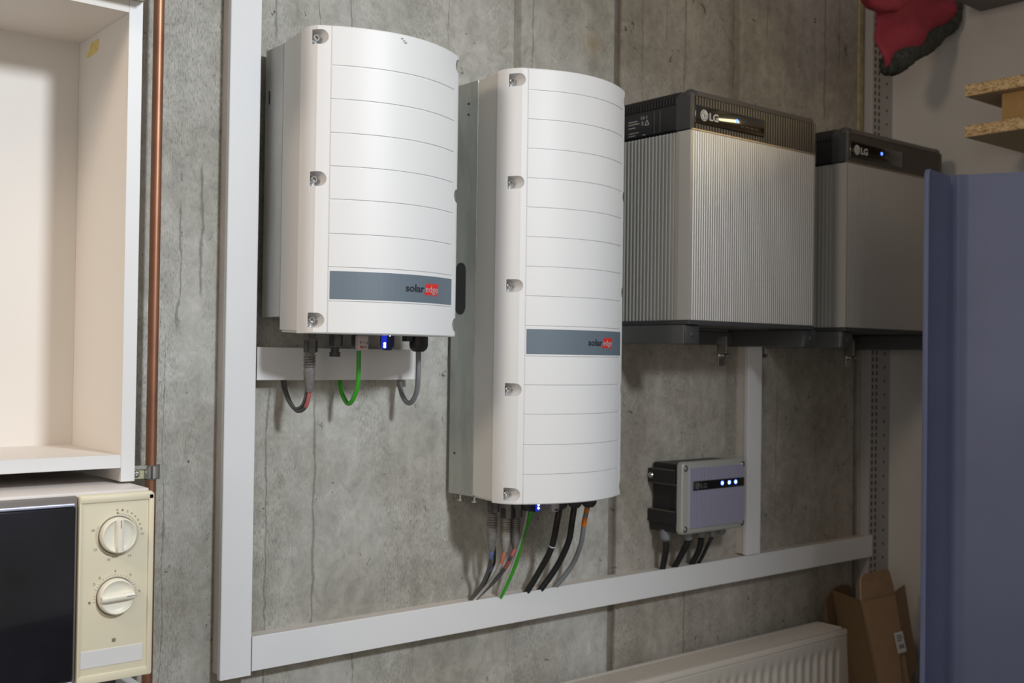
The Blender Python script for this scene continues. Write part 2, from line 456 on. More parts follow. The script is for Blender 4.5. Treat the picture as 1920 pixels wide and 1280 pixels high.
# dark cable entry holes in the trunking are short grommets around the cables
# ------------------------------------------------------------------ inverters
def inverter(label, X0, Z0, Z1, ylid, yedge, ybulge, grooves, label_z, pockets, yback, box_y, box_z, heat_mat, heat_name, groove_d=.0026):
    t = thing('solar_inverter', label, 'inverter', (X0 + .1575, .0, Z0))
    W = .315
    a0, a1 = X0 + .029, X0 + W - .027
    def front(x):
        u = x - X0
        edge = [(0, ylid + .012), (.003, ylid + .028), (.009, ylid + .041), (.018, yedge - .006), (.029, yedge)]
        if u < .029 or u > W - .027:
            q = u if u < .029 else (W - u) * .029 / .027
            for (p0, h0), (p1, h1) in zip(edge, edge[1:]):
                if q <= p1:
                    return h0 + (h1 - h0) * (q - p0) / (p1 - p0)
        s = (x - (a0 + a1) / 2) / ((a1 - a0) / 2)
        return yedge + (ybulge - yedge) * (1 - s * s)
    xs = [X0, X0 + .0015, X0 + .003, X0 + .006, X0 + .009, X0 + .013, X0 + .018, X0 + .023, a0 - .0012, a0 - .0002, a0 + .0008]
    n = 30
    xs += [a0 + .0008 + (a1 - a0 - .0016) * k / n for k in range(1, n)]
    xs += [a1 - .0008, a1 + .0002, a1 + .0012, X0 + W - .022, X0 + W - .017, X0 + W - .012, X0 + W - .008, X0 + W - .005, X0 + W - .0025, X0 + W - .001, X0 + W]
    zs = [Z0, Z0 + .0018]
    for gz in sorted(grooves): zs += [gz - .0013, gz - .0006, gz + .0006, gz + .0013]
    zs += [Z1 - .0018, Z1]
    gset = {round(gz + s, 6) for gz in grooves for s in (-.0006, .0006)}
    bm = bmesh.new(); grid = []
    for z in zs:
        row = []
        for x in xs:
            y = front(x)
            if round(z, 6) in gset and a0 - .0003 < x < a1 + .0003: y -= groove_d
            elif (abs(x - (a0 - .0002)) < 1e-6 or abs(x - (a1 + .0002)) < 1e-6): y -= groove_d * .8
            if z in (Z0, Z1): y -= .0018
            row.append(bm.verts.new(V(x, y, z)))
        grid.append(row)
    for r0, r1 in zip(grid, grid[1:]):
        for i in range(len(xs) - 1): bm.faces.new((r0[i], r0[i + 1], r1[i + 1], r1[i]))
    # sides, top, bottom, back
    back = [[bm.verts.new(V(x, ylid, z)) for x in (xs[0], xs[-1])] for z in zs]
    for k in range(len(zs) - 1):
        bm.faces.new((grid[k][0], grid[k + 1][0], back[k + 1][0], back[k][0]))
        bm.faces.new((grid[k][-1], back[k][1], back[k + 1][1], grid[k + 1][-1]))
        bm.faces.new((back[k][0], back[k + 1][0], back[k + 1][1], back[k][1]))
    bm.faces.new([v for v in grid[0]] + [back[0][1], back[0][0]])
    bm.faces.new([v for v in grid[-1]][::-1] + [back[-1][0], back[-1][1]])
    lid = obj('front_cover', bm, WHITE, None, 22)
    cb = bmesh.new()
    for pz in pockets:
        for sgn in (1, -1):
            ox = X0 + .0042 if sgn > 0 else X0 + W - .0036
            pts = [(ox, pz - .0125), (ox + sgn * .0085, pz - .0125)]
            pts += [(ox + sgn * (.0085 + .0115 * math.sin(k * PI / 14)), pz - .0125 * math.cos(k * PI / 14)) for k in range(1, 14)]
            pts += [(ox + sgn * .0085, pz + .0125), (ox, pz + .0125)]
            if sgn < 0: pts = pts[::-1]
            add_prism(cb, pts, ylid + .016, ylid + .12, axis='y')
    bool_cut(lid, cb)
    off = wloc(t); lid.data.transform(Matrix.Translation(-off)); lid.parent = t
    for pz in pockets:
        for xx in (X0 + .0115, X0 + W - .0125):
            bm = lathe((xx, ylid + .0155, pz), (0, 1, 0), [(0, .0070), (.0014, .0070), (.0018, .0050), (.006, .0046), (.006, .0028), (.004, 0)], 18) if xx > X0 + .1 else lathe((xx, ylid + .0155, pz), (0, 1, 0), [(0, .0078), (.0014, .0078), (.0018, .0064), (.0044, .0068), (.0048, .0062), (.0165, .0062), (.0175, .0056), (.0175, .0034), (.012, .0032), (.012, 0)], 22)
            obj('screw', bm, STEEL, t, 30)
    # casing with a slight draft towards the wall, seam to the cover
    bm = bmesh.new()
    f = [(X0 + .0004, X0 + W - .0004, Z0 + .0008, Z1 - .0015, ylid - .0006), (X0 + .003, X0 + W - .003, Z0 + .0030, Z1 - .0050, yback)]
    vs = []
    for x0, x1, z0, z1, y in f: vs.append([bm.verts.new(V(*p)) for p in ((x0, y, z0), (x1, y, z0), (x1, y, z1), (x0, y, z1))])
    bm.faces.new(vs[0]); bm.faces.new(vs[1][::-1])
    for k in range(4): bm.faces.new((vs[0][k], vs[1][k], vs[1][(k + 1) % 4], vs[0][(k + 1) % 4]))
    bmesh.ops.bevel(bm, geom=[e for e in bm.edges if abs(e.verts[0].co.y - e.verts[1].co.y) > .01], offset=.004, segments=3, affect='EDGES')
    obj('casing', bm, BODYGREY, t, 30)
    bz0, bz1 = box_z
    hs = obj(heat_name, box(X0 + .0025, X0 + W - .004, box_y, yback - .0003, bz0, bz1, bev=.0015), heat_mat, t)
    # nameplate
    lz0, lz1 = label_z
    bm = bmesh.new(); cols = []
    for k in range(25):
        x = a0 + .002 + (a1 - a0 - .004) * k / 24
        cols.append((bm.verts.new(V(x, front(x) - .0008, lz0)), bm.verts.new(V(x, front(x) + .0004, lz0)), bm.verts.new(V(x, front(x) + .0004, lz1)), bm.verts.new(V(x, front(x) - .0008, lz1))))
    for c0, c1 in zip(cols, cols[1:]):
        for k in range(4): bm.faces.new((c0[k], c0[(k + 1) % 4], c1[(k + 1) % 4], c1[k]))
    bm.faces.new(cols[0]); bm.faces.new(cols[-1][::-1])
    pl = obj('nameplate', bm, LABELG, t); pl['label'] = 'slate grey nameplate band with the maker lettering'
    zc = (lz0 + lz1) / 2
    fy = lambda x: front(x) + .0006
    tx0 = X0 + .1615
    text('lettering', 'solar', tx0 - .001, zc - .0055, lambda x: front(x) + .0009, .0180, INK, pl, bold=.00035, width=.0420)
    # red fragments with the grey word on top
    bm = bmesh.new(); e0 = tx0 + .0425
    def slab(tl, bl_, br, tr):
        cols = []
        for k in range(9):
            f = k / 8
            top = (tl[0] + (tr[0] - tl[0]) * f, tl[1] + (tr[1] - tl[1]) * f); bot = (bl_[0] + (br[0] - bl_[0]) * f, bl_[1] + (br[1] - bl_[1]) * f)
            cols.append([bm.verts.new(V(px, front(px) + h, pz)) for (px, pz), h in ((top, .00065), (bot, .00065), (bot, .0002), (top, .0002))])
        for c0, c1 in zip(cols, cols[1:]):
            for k in range(4): bm.faces.new((c0[k], c0[(k + 1) % 4], c1[(k + 1) % 4], c1[k]))
        bm.faces.new(cols[0]); bm.faces.new(cols[-1][::-1])
    slab((e0 + .0035, zc + .0100), (e0 + .001, zc + .0022), (e0 + .0355, zc + .0022), (e0 + .037, zc + .0108))
    slab((e0 + .0005, zc - .0028), (e0 - .002, zc - .0098), (e0 + .0205, zc - .0098), (e0 + .0215, zc - .0028))
    slab((e0 + .002, zc + .0022), (e0 + .001, zc - .0030), (e0 + .0120, zc - .0030), (e0 + .0125, zc + .0022))
    slab((e0 + .0140, zc + .0022), (e0 + .0140, zc - .0030), (e0 + .0225, zc - .0030), (e0 + .0230, zc + .0022))
    slab((e0 + .0245, zc + .0022), (e0 + .0235, zc - .0112), (e0 + .0315, zc - .0112), (e0 + .0345, zc + .0022))
    obj('logo_patch', bm, RED, pl)
    text('lettering', 'edge', e0 + .0015, zc - .0050, lambda x: front(x) + .0011, .0165, GREYINK, pl, width=.0335)
    return t, front

A_Z0, A_Z1 = 1.2255, 1.7476
invA, frontA = inverter('shorter white inverter at upper left with curved front and slate band', .7664, A_Z0, A_Z1, .1555, .2095, .2480,
    [1.6798, 1.6226, 1.5653, 1.5086, 1.4525, 1.3941, 1.3375, 1.2797], (1.2835, 1.3312), [1.7279, 1.4868, 1.2476],
    .0886, .0195, (1.2550, 1.738), FINGREY, 'heat_sink')
B_Z0, B_Z1 = .9055, 1.7500
invB, frontB = inverter('taller white inverter in the middle with slate band at mid height', 1.1963, B_Z0, B_Z1, .1580, .2180, .2560,
    [1.7072, 1.6506, 1.5936, 1.5363, 1.4797, 1.4224, 1.365, 1.3078, 1.2502, 1.1913, 1.1358, 1.0791, 1.0202, .9632], (1.1958, 1.2443), [1.7269, 1.5278, 1.3277, 1.1267, .9247],
    .0930, .0105, (.9090, 1.7455), GALV, 'mounting_box')
# scuff on the short inverter, slot and screw marks, right hand handle
bm = bmesh.new()
for dx, dz, s in ((0, 0, .003), (.004, -.003, .0025), (.007, -.006, .0035), (.002, -.005, .002)):
    x = .912 + dx; z = 1.7395 + dz
    a = [bm.verts.new(V(x + s * math.cos(k * 1.2566 + dx * 900), frontA(x) + .0004, z + .6 * s * math.sin(k * 1.2566))) for k in range(5)]
    bm.faces.new(a)
obj('chip', bm, SCUFF, invA)['label'] = 'grey chip in the white paint near the top edge'
obj('side_slot', prism([(p_[0], p_[1]) for p_ in [(.0425 + .0165 * math.cos(q), 1.364 + .0165 * math.sin(q)) for q in [k * PI / 12 for k in range(13)]] + [(.0425 + .0165 * math.cos(q), 1.291 + .0165 * math.sin(q)) for q in [PI + k * PI / 12 for k in range(13)]]], 1.1978, 1.1990, axis='x'), BLACK, invB)['label'] = 'black rounded slot in the mounting box side'
obj('slot', box(.7684, .7692, .034, .039, 1.638, 1.662), BLACK, invA)
for z in (1.702, 1.680, .992):
    obj('screw_hole', lathe((1.1982, .030 if z < 1 else .062, z), (-1, 0, 0), [(0, .0022), (.0009, .0022), (.0009, 0)], 10), BLACK, invB)
for y in (.045, .083):
    bm = lathe((1.205 if y < .05 else 1.212, y, .9085), (0, 0, -1), [(0, .0028), (.009, .0028), (.009, .0060), (.0125, .0060), (.013, .004), (.013, 0)], 14)
    obj('levelling_screw', bm, ZINC, invB, 30)

# things under the inverters ------------------------------------------------
def dc_plug(parent, x, y, ztop, L=.094, body=GREYRUB, capped=False, zroot=None):
    """two-pole solar connector hanging under an inverter"""
    s = L / .094
    t = obj('solar_connector', box(x - .0085, x + .0085, y - .0085, y + .0085, ztop - .026 * s, max(ztop, zroot or ztop), bev=.0015), body, parent)
    for sx in (-1, 1):
        obj('clip', box(x + sx * .0092 - .0013, x + sx * .0092 + .0013, y - .003, y + .0105, ztop - .024 * s, ztop - .004, bev=.0005), SOFTBLACK, t)
    if capped:
        obj('end_cap', lathe((x, y, ztop - .0262 * s), (0, 0, -1), [(0, .0078), (.008, .0078), (.008, .0102), (.016, .0102), (.017, .009), (.017, 0)], 12), SOFTBLACK, t, 25)
        return t
    pr = [(0, .0085)]
    for k in range(5): pr += [(.002 + k * .0046, .0085), (.003 + k * .0046, .0108), (.0054 + k * .0046, .0108), (.0060 + k * .0046, .0088)]
    pr += [(.027, .0098), (.032, .0104), (.046, .0098), (.056, .0082), (.066, .0058), (.068, .0052), (.068, 0)]
    pr = [(d * s, r) for d, r in pr]
    obj('strain_relief', lathe((x, y, ztop - .0262 * s), (0, 0, -1), pr, 18), body, t, 40)
    return t

def gland(parent, x, y, ztop, r=.0155, h=.026, m=SOFTBLACK, hexn=10, name='cable_gland'):
    bm = lathe((x, y, ztop), (0, 0, -1), [(0, r * .88), (.003, r * .88), (.003, r), (h * .62, r), (h * .8, r * .93), (h * .93, r * .72), (h, r * .55), (h, 0)], hexn * 2)
    return obj(name, bm, m, parent, 25)

dc_plug(invA, .8232, .100, 1.2181, .0960, zroot=1.2290)
dc_plug(invA, .8745, .100, 1.2290, capped=True)
gl = gland(invA, .9260, .100, 1.2290, .0150, .029)
sw = obj('selector_housing', box(.9060, .9285, .1155, .1290, 1.1975, 1.2260, bev=.004, seg=3), mat('pale_pink_plastic', (.62, .53, .53), .45), invA)
sw['label'] = 'pale pinkish plastic selector housing with small red slide'
obj('slide', box(.9100, .9138, .1286, .1302, 1.2022, 1.2060, bev=.0004), RED, sw)
obj('slide_plate', box(.9144, .9240, .1286, .1296, 1.2022, 1.2058, bev=.0006), mat('mauve_grey_plastic', (.38, .33, .33), .5), sw)
text('lettering', 'P 1 0', .9092, 1.2095, .1291, .0065, INK, sw, width=.0170)
NAVY = mat('blue_glow_plastic', (.008, .012, .09), .35)  # navy stands in for the blue status light falling on the glands
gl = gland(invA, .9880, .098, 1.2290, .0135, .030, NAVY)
gl['label'] = 'cable gland painted navy for the blue glow of the status light'
lens = obj('status_light', box(.9675, .9775, .1080, .1130, 1.2020, 1.2270, bev=.001), LEDBODY, invA)
obj('led', lathe((.9725, .1132, 1.2110), (0, 1, 0), [(0, .0028), (.0012, .0022), (.0016, 0)], 12), LEDW, lens)
obj('led', lathe((.9725, .1132, 1.2060), (0, 1, 0), [(0, .0028), (.0012, .0022), (.0016, 0)], 12), LEDW, lens)
obj('led', lathe((.9728, .1300, 1.2262), (0, 1, 0), [(0, .0014), (.001, .001), (.0013, 0)], 12), LEDW, lens)
gland(invA, 1.0580, .100, 1.2290, .0180, .0315, BLACK)
obj('blanking_plug', box(1.022, 1.036, .096, .112, 1.2165, 1.2275, bev=.001), SOFTBLACK, invA)

dc_plug(invB, 1.2441, .100, .9030, .106, GREYRUB, zroot=.9085)
dc_plug(invB, 1.2790, .100, .8860, .094, GREYRUB2, zroot=.9085)
dc_plug(invB, 1.3050, .100, .8830, .0865, GREYRUB, zroot=.9085)
gland(invB, 1.3305, .104, .9085, .0115, .036, SOFTBLACK)
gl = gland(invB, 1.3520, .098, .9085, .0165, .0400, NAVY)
lens = obj('status_light', box(1.3455, 1.3560, .1145, .1190, .8715, .9080, bev=.001), LEDBODY, invB)
obj('led', lathe((1.3508, .1191, .8850), (0, 1, 0), [(0, .0024), (.0012, .002), (.0015, 0)], 12), LEDW, lens)
obj('led', lathe((1.3508, .1191, .8780), (0, 1, 0), [(0, .0024), (.0012, .002), (.0015, 0)], 12), LEDW, lens)
sw = obj('selector_housing', box(1.3850, 1.4045, .1155, .1270, .8670, .9080, bev=.006, seg=4), mat('pale_mauve_plastic', (.50, .47, .50), .45), invB)
obj('slide', box(1.3895, 1.3990, .1262, .1275, .8705, .8740, bev=.001), INK, sw)
obj('side_tab', box(1.3735, 1.3820, .105, .116, .8790, .9080, bev=.002), mat('purple_grey_plastic', (.30, .22, .30), .45), invB)
gland(invB, 1.4290, .100, .9085, .0165, .0400, SOFTBLACK)
gland(invB, 1.4705, .100, .9085, .0165, .0410, SOFTBLACK)
gland(invB, 1.5120, .100, .9085, .0180, .0425, SOFTBLACK)

# ------------------------------------------------------------------ cables
def cable(label, pts, r, m, group, marks=(), n=14):
    t = thing('cable', label, 'cable', pts[0], group)
    obj('jacket', tube(pts, r, n), m, t, 60)
    path = catmull(pts, 8)
    def at(f):
        f *= len(path) - 1; i = min(int(f), len(path) - 2)
        return path[i] + (path[i + 1] - path[i]) * (f - i)
    for a, b, mm, nm in marks:
        k = max(2, int((b - a) * len(path)))
        obj(nm, tube([tuple(at(a + (b - a) * q / k)) for q in range(k + 1)], r * 1.07, n, raw=True), mm, t, 60)
    return t
GA, GB = 'cables looping under the short inverter', 'cables hanging below the tall inverter'
c1 = [(.8238, .1, 1.138), (.8238, .1, 1.1222), (.8227, .095, 1.1031), (.8209, .085, 1.0912), (.8163, .07, 1.0878), (.814, .05, 1.1013), (.8171, .025, 1.1246), (.8175, .0175, 1.143)]
cable('dark grey twin cable with red marker looping from the left connector', c1, .0034, CABDARK, GA, ((.10, .36, TAPERED, 'marker_sleeve'),))
cable('second dark strand tucked behind the red-marked loop', [(x - .002, y - .006, z + .004) for x, y, z in c1], .0030, CABDARK, GA)
cable('bright green cable looping under the short inverter', [(.9251, .1, 1.206), (.9248, .1, 1.1555), (.926, .095, 1.1309), (.9253, .08, 1.1057), (.9242, .065, 1.0992), (.9255, .045, 1.1123), (.9313, .025, 1.1318), (.9343, .0175, 1.1437)], .0042, CABGREEN, GA)
cable('thick grey cable looping under the short inverter', [(1.0582, .1, 1.203), (1.0579, .1, 1.1505), (1.0616, .09, 1.1195), (1.061, .075, 1.1004), (1.06, .06, 1.0988), (1.0632, .04, 1.1105), (1.0666, .025, 1.1288), (1.0688, .0175, 1.1434)], .0049, CABGREY, GA)

cable('left black cable from tall inverter with one white tick', [(1.4275, .1, .874), (1.4208, .1, .8448), (1.4237, .08, .7852), (1.4168, .055, .7378), (1.3998, .03, .6864), (1.3937, .025, .6780)], .0068, CABBLACK, GB, ((.390, .397, PAPER, 'white_tick'),))
cable('plain black cable beside the grey orange-taped one', [(1.470, .1, .874), (1.4638, .1, .8412), (1.4675, .085, .7931), (1.4629, .055, .7373), (1.4394, .03, .6861), (1.4332, .025, .6780)], .0068, CABBLACK, GB)
cable('grey cable with two orange tape bands below tall inverter', [(1.5100, .1, .872), (1.4999, .1, .8382), (1.5038, .085, .7838), (1.5055, .055, .7326), (1.483, .03, .6867), (1.4766, .025, .6772)], .0055, CABGREY, GB, ((.06, .12, TAPEOR, 'orange_band'), (.17, .25, TAPEOR, 'orange_band')))
cable('bright green cable running from tall inverter to long trunking', [(1.3505, .1, .876), (1.3447, .1, .8622), (1.3379, .085, .8166), (1.3389, .06, .7539), (1.3248, .035, .6899), (1.3218, .027, .6793)], .0051, CABGREEN, GB)
cable('thin pale cable running alongside the straight green one', [(1.3385, .106, .905), (1.3300, .096, .8300), (1.3240, .066, .7498), (1.3172, .036, .6897), (1.3145, .030, .6804)], .0026, CABPALE, GB)
cable('dark cable from leftmost connector with pale blue marker', [(1.2441, .1, .812), (1.2441, .1, .7951), (1.2462, .095, .7834), (1.2563, .075, .7543), (1.2598, .05, .7193), (1.2532, .025, .6883), (1.2475, .02, .6782)], .0042, CABDARK, GB, ((.12, .34, TAPEBLUE, 'marker_sleeve'),))
cable('pale grey cable from middle connector with orange red marker', [(1.2785, .1, .800), (1.2775, .1, .7917), (1.2762, .095, .777), (1.2761, .08, .7529), (1.2739, .05, .7176), (1.2591, .03, .6884), (1.2534, .025, .6783)], .0034, CABPALE, GB, ((.12, .40, mat('faded_orange_red_marker', (.60, .17, .10), .6), 'marker_sleeve'),))
cable('dark cable from third connector with two red markers', [(1.3045, .1, .812), (1.3042, .1, .7966), (1.298, .095, .778), (1.2965, .08, .755), (1.2853, .055, .7226), (1.2633, .03, .6901), (1.2575, .025, .68)], .0042, CABDARK, GB, ((.16, .30, TAPERED, 'marker_sleeve'), (.38, .50, TAPERED, 'marker_sleeve')))
cable('black cable behind the connectors with dark blue marker', [(1.2629, .085, .9065), (1.2625, .082, .8381), (1.2680, .08, .7778), (1.2765, .06, .7519), (1.2733, .04, .7171), (1.2602, .025, .6824)], .0030, CABBLACK, GB, ((.52, .64, TAPEBLUE, 'marker_sleeve'),))

# ------------------------------------------------------------------ batteries
def ribs(a0, a1, n, base, d, duty=.5):
    """ribbed edge line from a0 to a1: list of (position, offset)"""
    out = []; p = (a1 - a0) / n
    for k in range(n):
        s = a0 + k * p
        out += [(s, base), (s + p * (1 - duty) * .5, base), (s + p * (1 - duty) * .5 + p * .12, base + d), (s + p * (1 + duty) * .5 - p * .12 + p * 0, base + d), (s + p * (1 + duty) * .5, base)]
    out.append((a1, base)); return out

def battery(x0, label, second=False):
    t = thing('battery', label, 'battery', (x0 + .226, .02, 1.2655), 'wall batteries')
    x1 = x0 + .452; yb, yf = .022, .245
    zb, zt = 1.2757, 1.6890
    # ribbed aluminium shell (front)
    pts = [(x0 + .0015, .212), (x0 + .0015, yf)]
    for x, d in ribs(x0 + .006, x1 - .006, 58, yf, -.0006, .35): pts.append((x, d))
    pts += [(x1 - .0015, yf), (x1 - .0015, .212)]
    obj('front_panel', prism(pts, zb, zt), ALU, t)
    # sides, ribbed
    for sx, xs in ((-1, x0), (1, x1)):
        pts = [(xs - sx * .02, yb), (xs - sx * .002, yb)]
        for y, d in ribs(yb + .006, .200, 16, 0, .0042, .55): pts.append((xs - sx * (.0052 - d), y))
        pts += [(xs - sx * .0052, .2035), (xs - sx * .0002, .204), (xs - sx * .0002, .2115), (xs - sx * .02, .2115)]
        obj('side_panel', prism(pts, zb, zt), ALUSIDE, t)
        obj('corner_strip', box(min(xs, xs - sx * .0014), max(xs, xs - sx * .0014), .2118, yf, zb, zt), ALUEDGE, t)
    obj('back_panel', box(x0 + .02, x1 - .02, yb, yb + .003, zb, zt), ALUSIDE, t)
    obj('base_plate', box(x0 - .0006, x1 + .0006, yb, yf + .001, 1.2655, zb - .0004, bev=.0012), SOFTBLACK, t)
    # plastic top cap
    c0, c1, zc0, zc1 = x0 - .001, x1 + .001, 1.6905, 1.7800
    cap = obj('top_cap', box(c0 + .004, c1 - .004, yb + .003, yf - .003, zc0 + .001, zc1 - .002, bev=.014, seg=5), SOFTBLACK, t, 30)
    obj('corner_post', box(c0 + .002, c0 + .013, yf - .008, yf + .001, zc0 + .002, zc1 - .010, bev=.002), TAUPE, cap, 30)
    obj('corner_post', box(c1 - .009, c1 - .001, yf - .008, yf + .001, zc0 + .002, zc1 - .013, bev=.002), TAUPE, cap, 30)
    bm = bmesh.new(); n = 46; p = (c1 - .010 - (c0 + .014)) / n
    for k in range(n):
        xa = c0 + .014 + k * p
        add_box(bm, xa + p * .30, xa + p * .88, yf - .008, yf + .0006, zc0 + .003, zc1 - .016)
    o = obj('rib_panel', bm, TAUPE, cap); o['kind'] = 'stuff'
    obj('rib_backing', box(c0 + .013, c1 - .010, yf - .007, yf - .0025, zc0 + .002, zc1 - .012), BLACK, cap)
    # rounded brow above the ribs
    pts = [(yf - .030, zc1 - .004), (yf - .030, zc1 + .0015), (yf - .014, zc1 + .001), (yf - .006, zc1 - .002), (yf - .001, zc1 - .008), (yf + .001, zc1 - .015), (yf - .004, zc1 - .015)]
    obj('brow', prism(pts, c0 + .018, c1 - .014, axis='x'), TAUPE, cap, 40)
    for sx, xe in ((-1, c0), (1, c1)):
        bm = lathe((xe - sx * (.018 if sx < 0 else .014), yf - .016, zc1 - .016), (0, 0, 1), [(0, .0165), (.006, .0162), (.011, .0140), (.015, .0095), (.0172, .004), (.0175, 0)], 24)
        obj('rounded_corner', bm, SOFTBLACK if sx < 0 else TAUPE, cap, 60)
    obj('gold_line', box(c0 + .003, c1 - .003, yf - .006, yf + .0013, zc0 - .0006, zc0 + .0022), mat('champagne_trim', (.50, .42, .32), .35, .7), cap)
    # left side of the cap: ribbed roll, recess with rating label
    bm = bmesh.new()
    for k in range(20):
        y = yb + .008 + k * .0088
        pr = [(y, c0 + .003), (y + .0044, c0 + .003)]
        pts = [(c0 + .0035, zc1 - .030), (c0 + .0005, zc1 - .028), (c0 + .0008, zc1 - .014), (c0 + .006, zc1 - .004), (c0 + .016, zc1), (c0 + .03, zc1), (c0 + .03, zc1 - .006), (c0 + .010, zc1 - .016)]
        add_prism(bm, pts, y, y + .0050, axis='y')
    o = obj('side_ribs', bm, BLACK, cap); o['kind'] = 'stuff'
    obj('corner_block', box(c0 - .0006, c0 + .010, .2020, yf - .0004, zc0 + .001, zc1 - .0145, bev=.0012), SOFTBLACK, cap)
    obj('recess', box(c0 + .0020, c0 + .010, yb + .010, .2015, zc0 + .004, zc1 - .030, bev=.001), BLACK, cap)
    for y in (.134, .152):
        obj('recess_fin', box(c0 + .0004, c0 + .010, y, y + .0035, zc0 + .004, zc1 - .034, bev=.0005), SOFTBLACK, cap)
    lb = obj('rating_label', box(c0 + .0010, c0 + .0021, .052, .126, zc0 + .008, zc0 + .052, bev=.0003), INK, cap)
    lb['label'] = 'black rating label with white marks'
    bm = bmesh.new()
    for (ya, yb2, z) in ((.056, .084, .040), (.056, .090, .034), (.056, .078, .026), (.056, .088, .014), (.056, .078, .008), (.100, .110, .006)):
        add_box(bm, c0 + .0007, c0 + .0011, ya, yb2, zc0 + z, zc0 + z + .0014)
    # small compliance marks: two C shapes, triangle, crossed bin outline
    def arc(cy, cz, r, a0, a1, th=.0009):
        N = 8
        for k in range(N):
            q0, q1 = a0 + (a1 - a0) * k / N, a0 + (a1 - a0) * (k + 1) / N
            pts = [(cy + r * math.cos(q0), cz + r * math.sin(q0)), (cy + r * math.cos(q1), cz + r * math.sin(q1)), (cy + (r - th) * math.cos(q1), cz + (r - th) * math.sin(q1)), (cy + (r - th) * math.cos(q0), cz + (r - th) * math.sin(q0))]
            add_prism(bm, pts, c0 + .0007, c0 + .0011, axis='x')
    arc(.099, zc0 + .0455, .0038, PI * .55, PI * 1.45); arc(.1055, zc0 + .0455, .0038, PI * .55, PI * 1.45)
    add_box(bm, c0 + .0007, c0 + .0011, .1015, .1055, zc0 + .0450, zc0 + .0459)
    arc(.115, zc0 + .0455, .0036, PI * .55, PI * 1.45)
    for A, B in (((.108, .028), (.114, .039)), ((.114, .039), (.120, .028)), ((.120, .028), (.108, .028))):
        d = Vector((B[0] - A[0], B[1] - A[1])).normalized(); nn = Vector((-d.y, d.x)) * .0006
        add_prism(bm, [(A[0] - nn.x, zc0 + A[1] - nn.y), (B[0] - nn.x, zc0 + B[1] - nn.y), (B[0] + nn.x, zc0 + B[1] + nn.y), (A[0] + nn.x, zc0 + A[1] + nn.y)], c0 + .0007, c0 + .0011, axis='x')
    add_box(bm, c0 + .0007, c0 + .0011, .0965, .1035, zc0 + .030, zc0 + .031)
    arc(.100, zc0 + .035, .0025, 0, 2 * PI)
    for v in bm.verts: pass
    # display window
    dz0, dz1 = 1.7040, 1.7455
    dx0, dx1 = x0 + .012, x0 + .252
    disp = obj('display', box(dx0, dx1, yf - .004, yf + .0025, dz0, dz1, bev=.0018, seg=3), GLOSS, t, 30)
    o = obj('label_print', bm, SILVERINK, t)
    yy = yf + .0026
    logo_mark(disp, dx0 + .0285, yy, 1.7248, .0125, SILVERINK)
    text('lettering', 'LG', dx0 + .046, 1.7165, yy, .0230, SILVERINK, disp, bold=.0006, width=.030)
    obj('led', lathe((x0 + .1520, yy - .0003, 1.7287 if not second else 1.7292), (0, 1, 0), [(0, .0040), (.0006, .0040), (.0010, .0025), (.0011, 0)], 14), LEDB, disp)
    bm = bmesh.new()
    for k in range(4): add_box(bm, x0 + .166 + k * .017, x0 + .166 + k * .017 + .011, yy - .0002, yy + .0001, 1.7180, 1.7198)
    obj('indicator_print', bm, DIMINK, disp)
    return t

def logo_mark(parent, cx, y, cz, r, m):
    """round emblem: disc with a ring segment, short upright stroke and dot"""
    bm = lathe((cx, y - .0003, cz), (0, 1, 0), [(0, r), (.0004, r), (.0004, 0)], 32)
    d = obj('emblem', bm, m, parent)
    bm = bmesh.new(); N = 26
    for k in range(N):
        q0, q1 = PI * .5 + 1.5 * PI * k / N, PI * .5 + 1.5 * PI * (k + 1) / N
        pts = [(cx + R_ * r * math.cos(q), cz + R_ * r * math.sin(q)) for R_, q in ((.80, q0), (.80, q1), (.70, q1), (.70, q0))]
        add_prism(bm, pts, y + .0001, y + .0003, axis='y')
    add_box(bm, cx + r * .1, cx + r * .80, y + .0001, y + .0003, cz - r * .05, cz + r * .05)
    add_box(bm, cx - r * .06, cx + r * .06, y + .0001, y + .0003, cz - r * .42, cz + r * .42)
    add_box(bm, cx - r * .06, cx + r * .30, y + .0001, y + .0003, cz - r * .42, cz - r * .31)
    add_lathe(bm, (cx - r * .34, y + .0001, cz + r * .30), (0, 1, 0), [(0, r * .12), (.0002, r * .12), (.0002, 0)], 12)
    obj('emblem_lines', bm, BLACK, d)
    return d

battery(1.6648, 'left ribbed aluminium battery with shiny lamp-lit display on its cap')
battery(2.2490, 'right ribbed aluminium battery partly hidden by the blue panel', True)

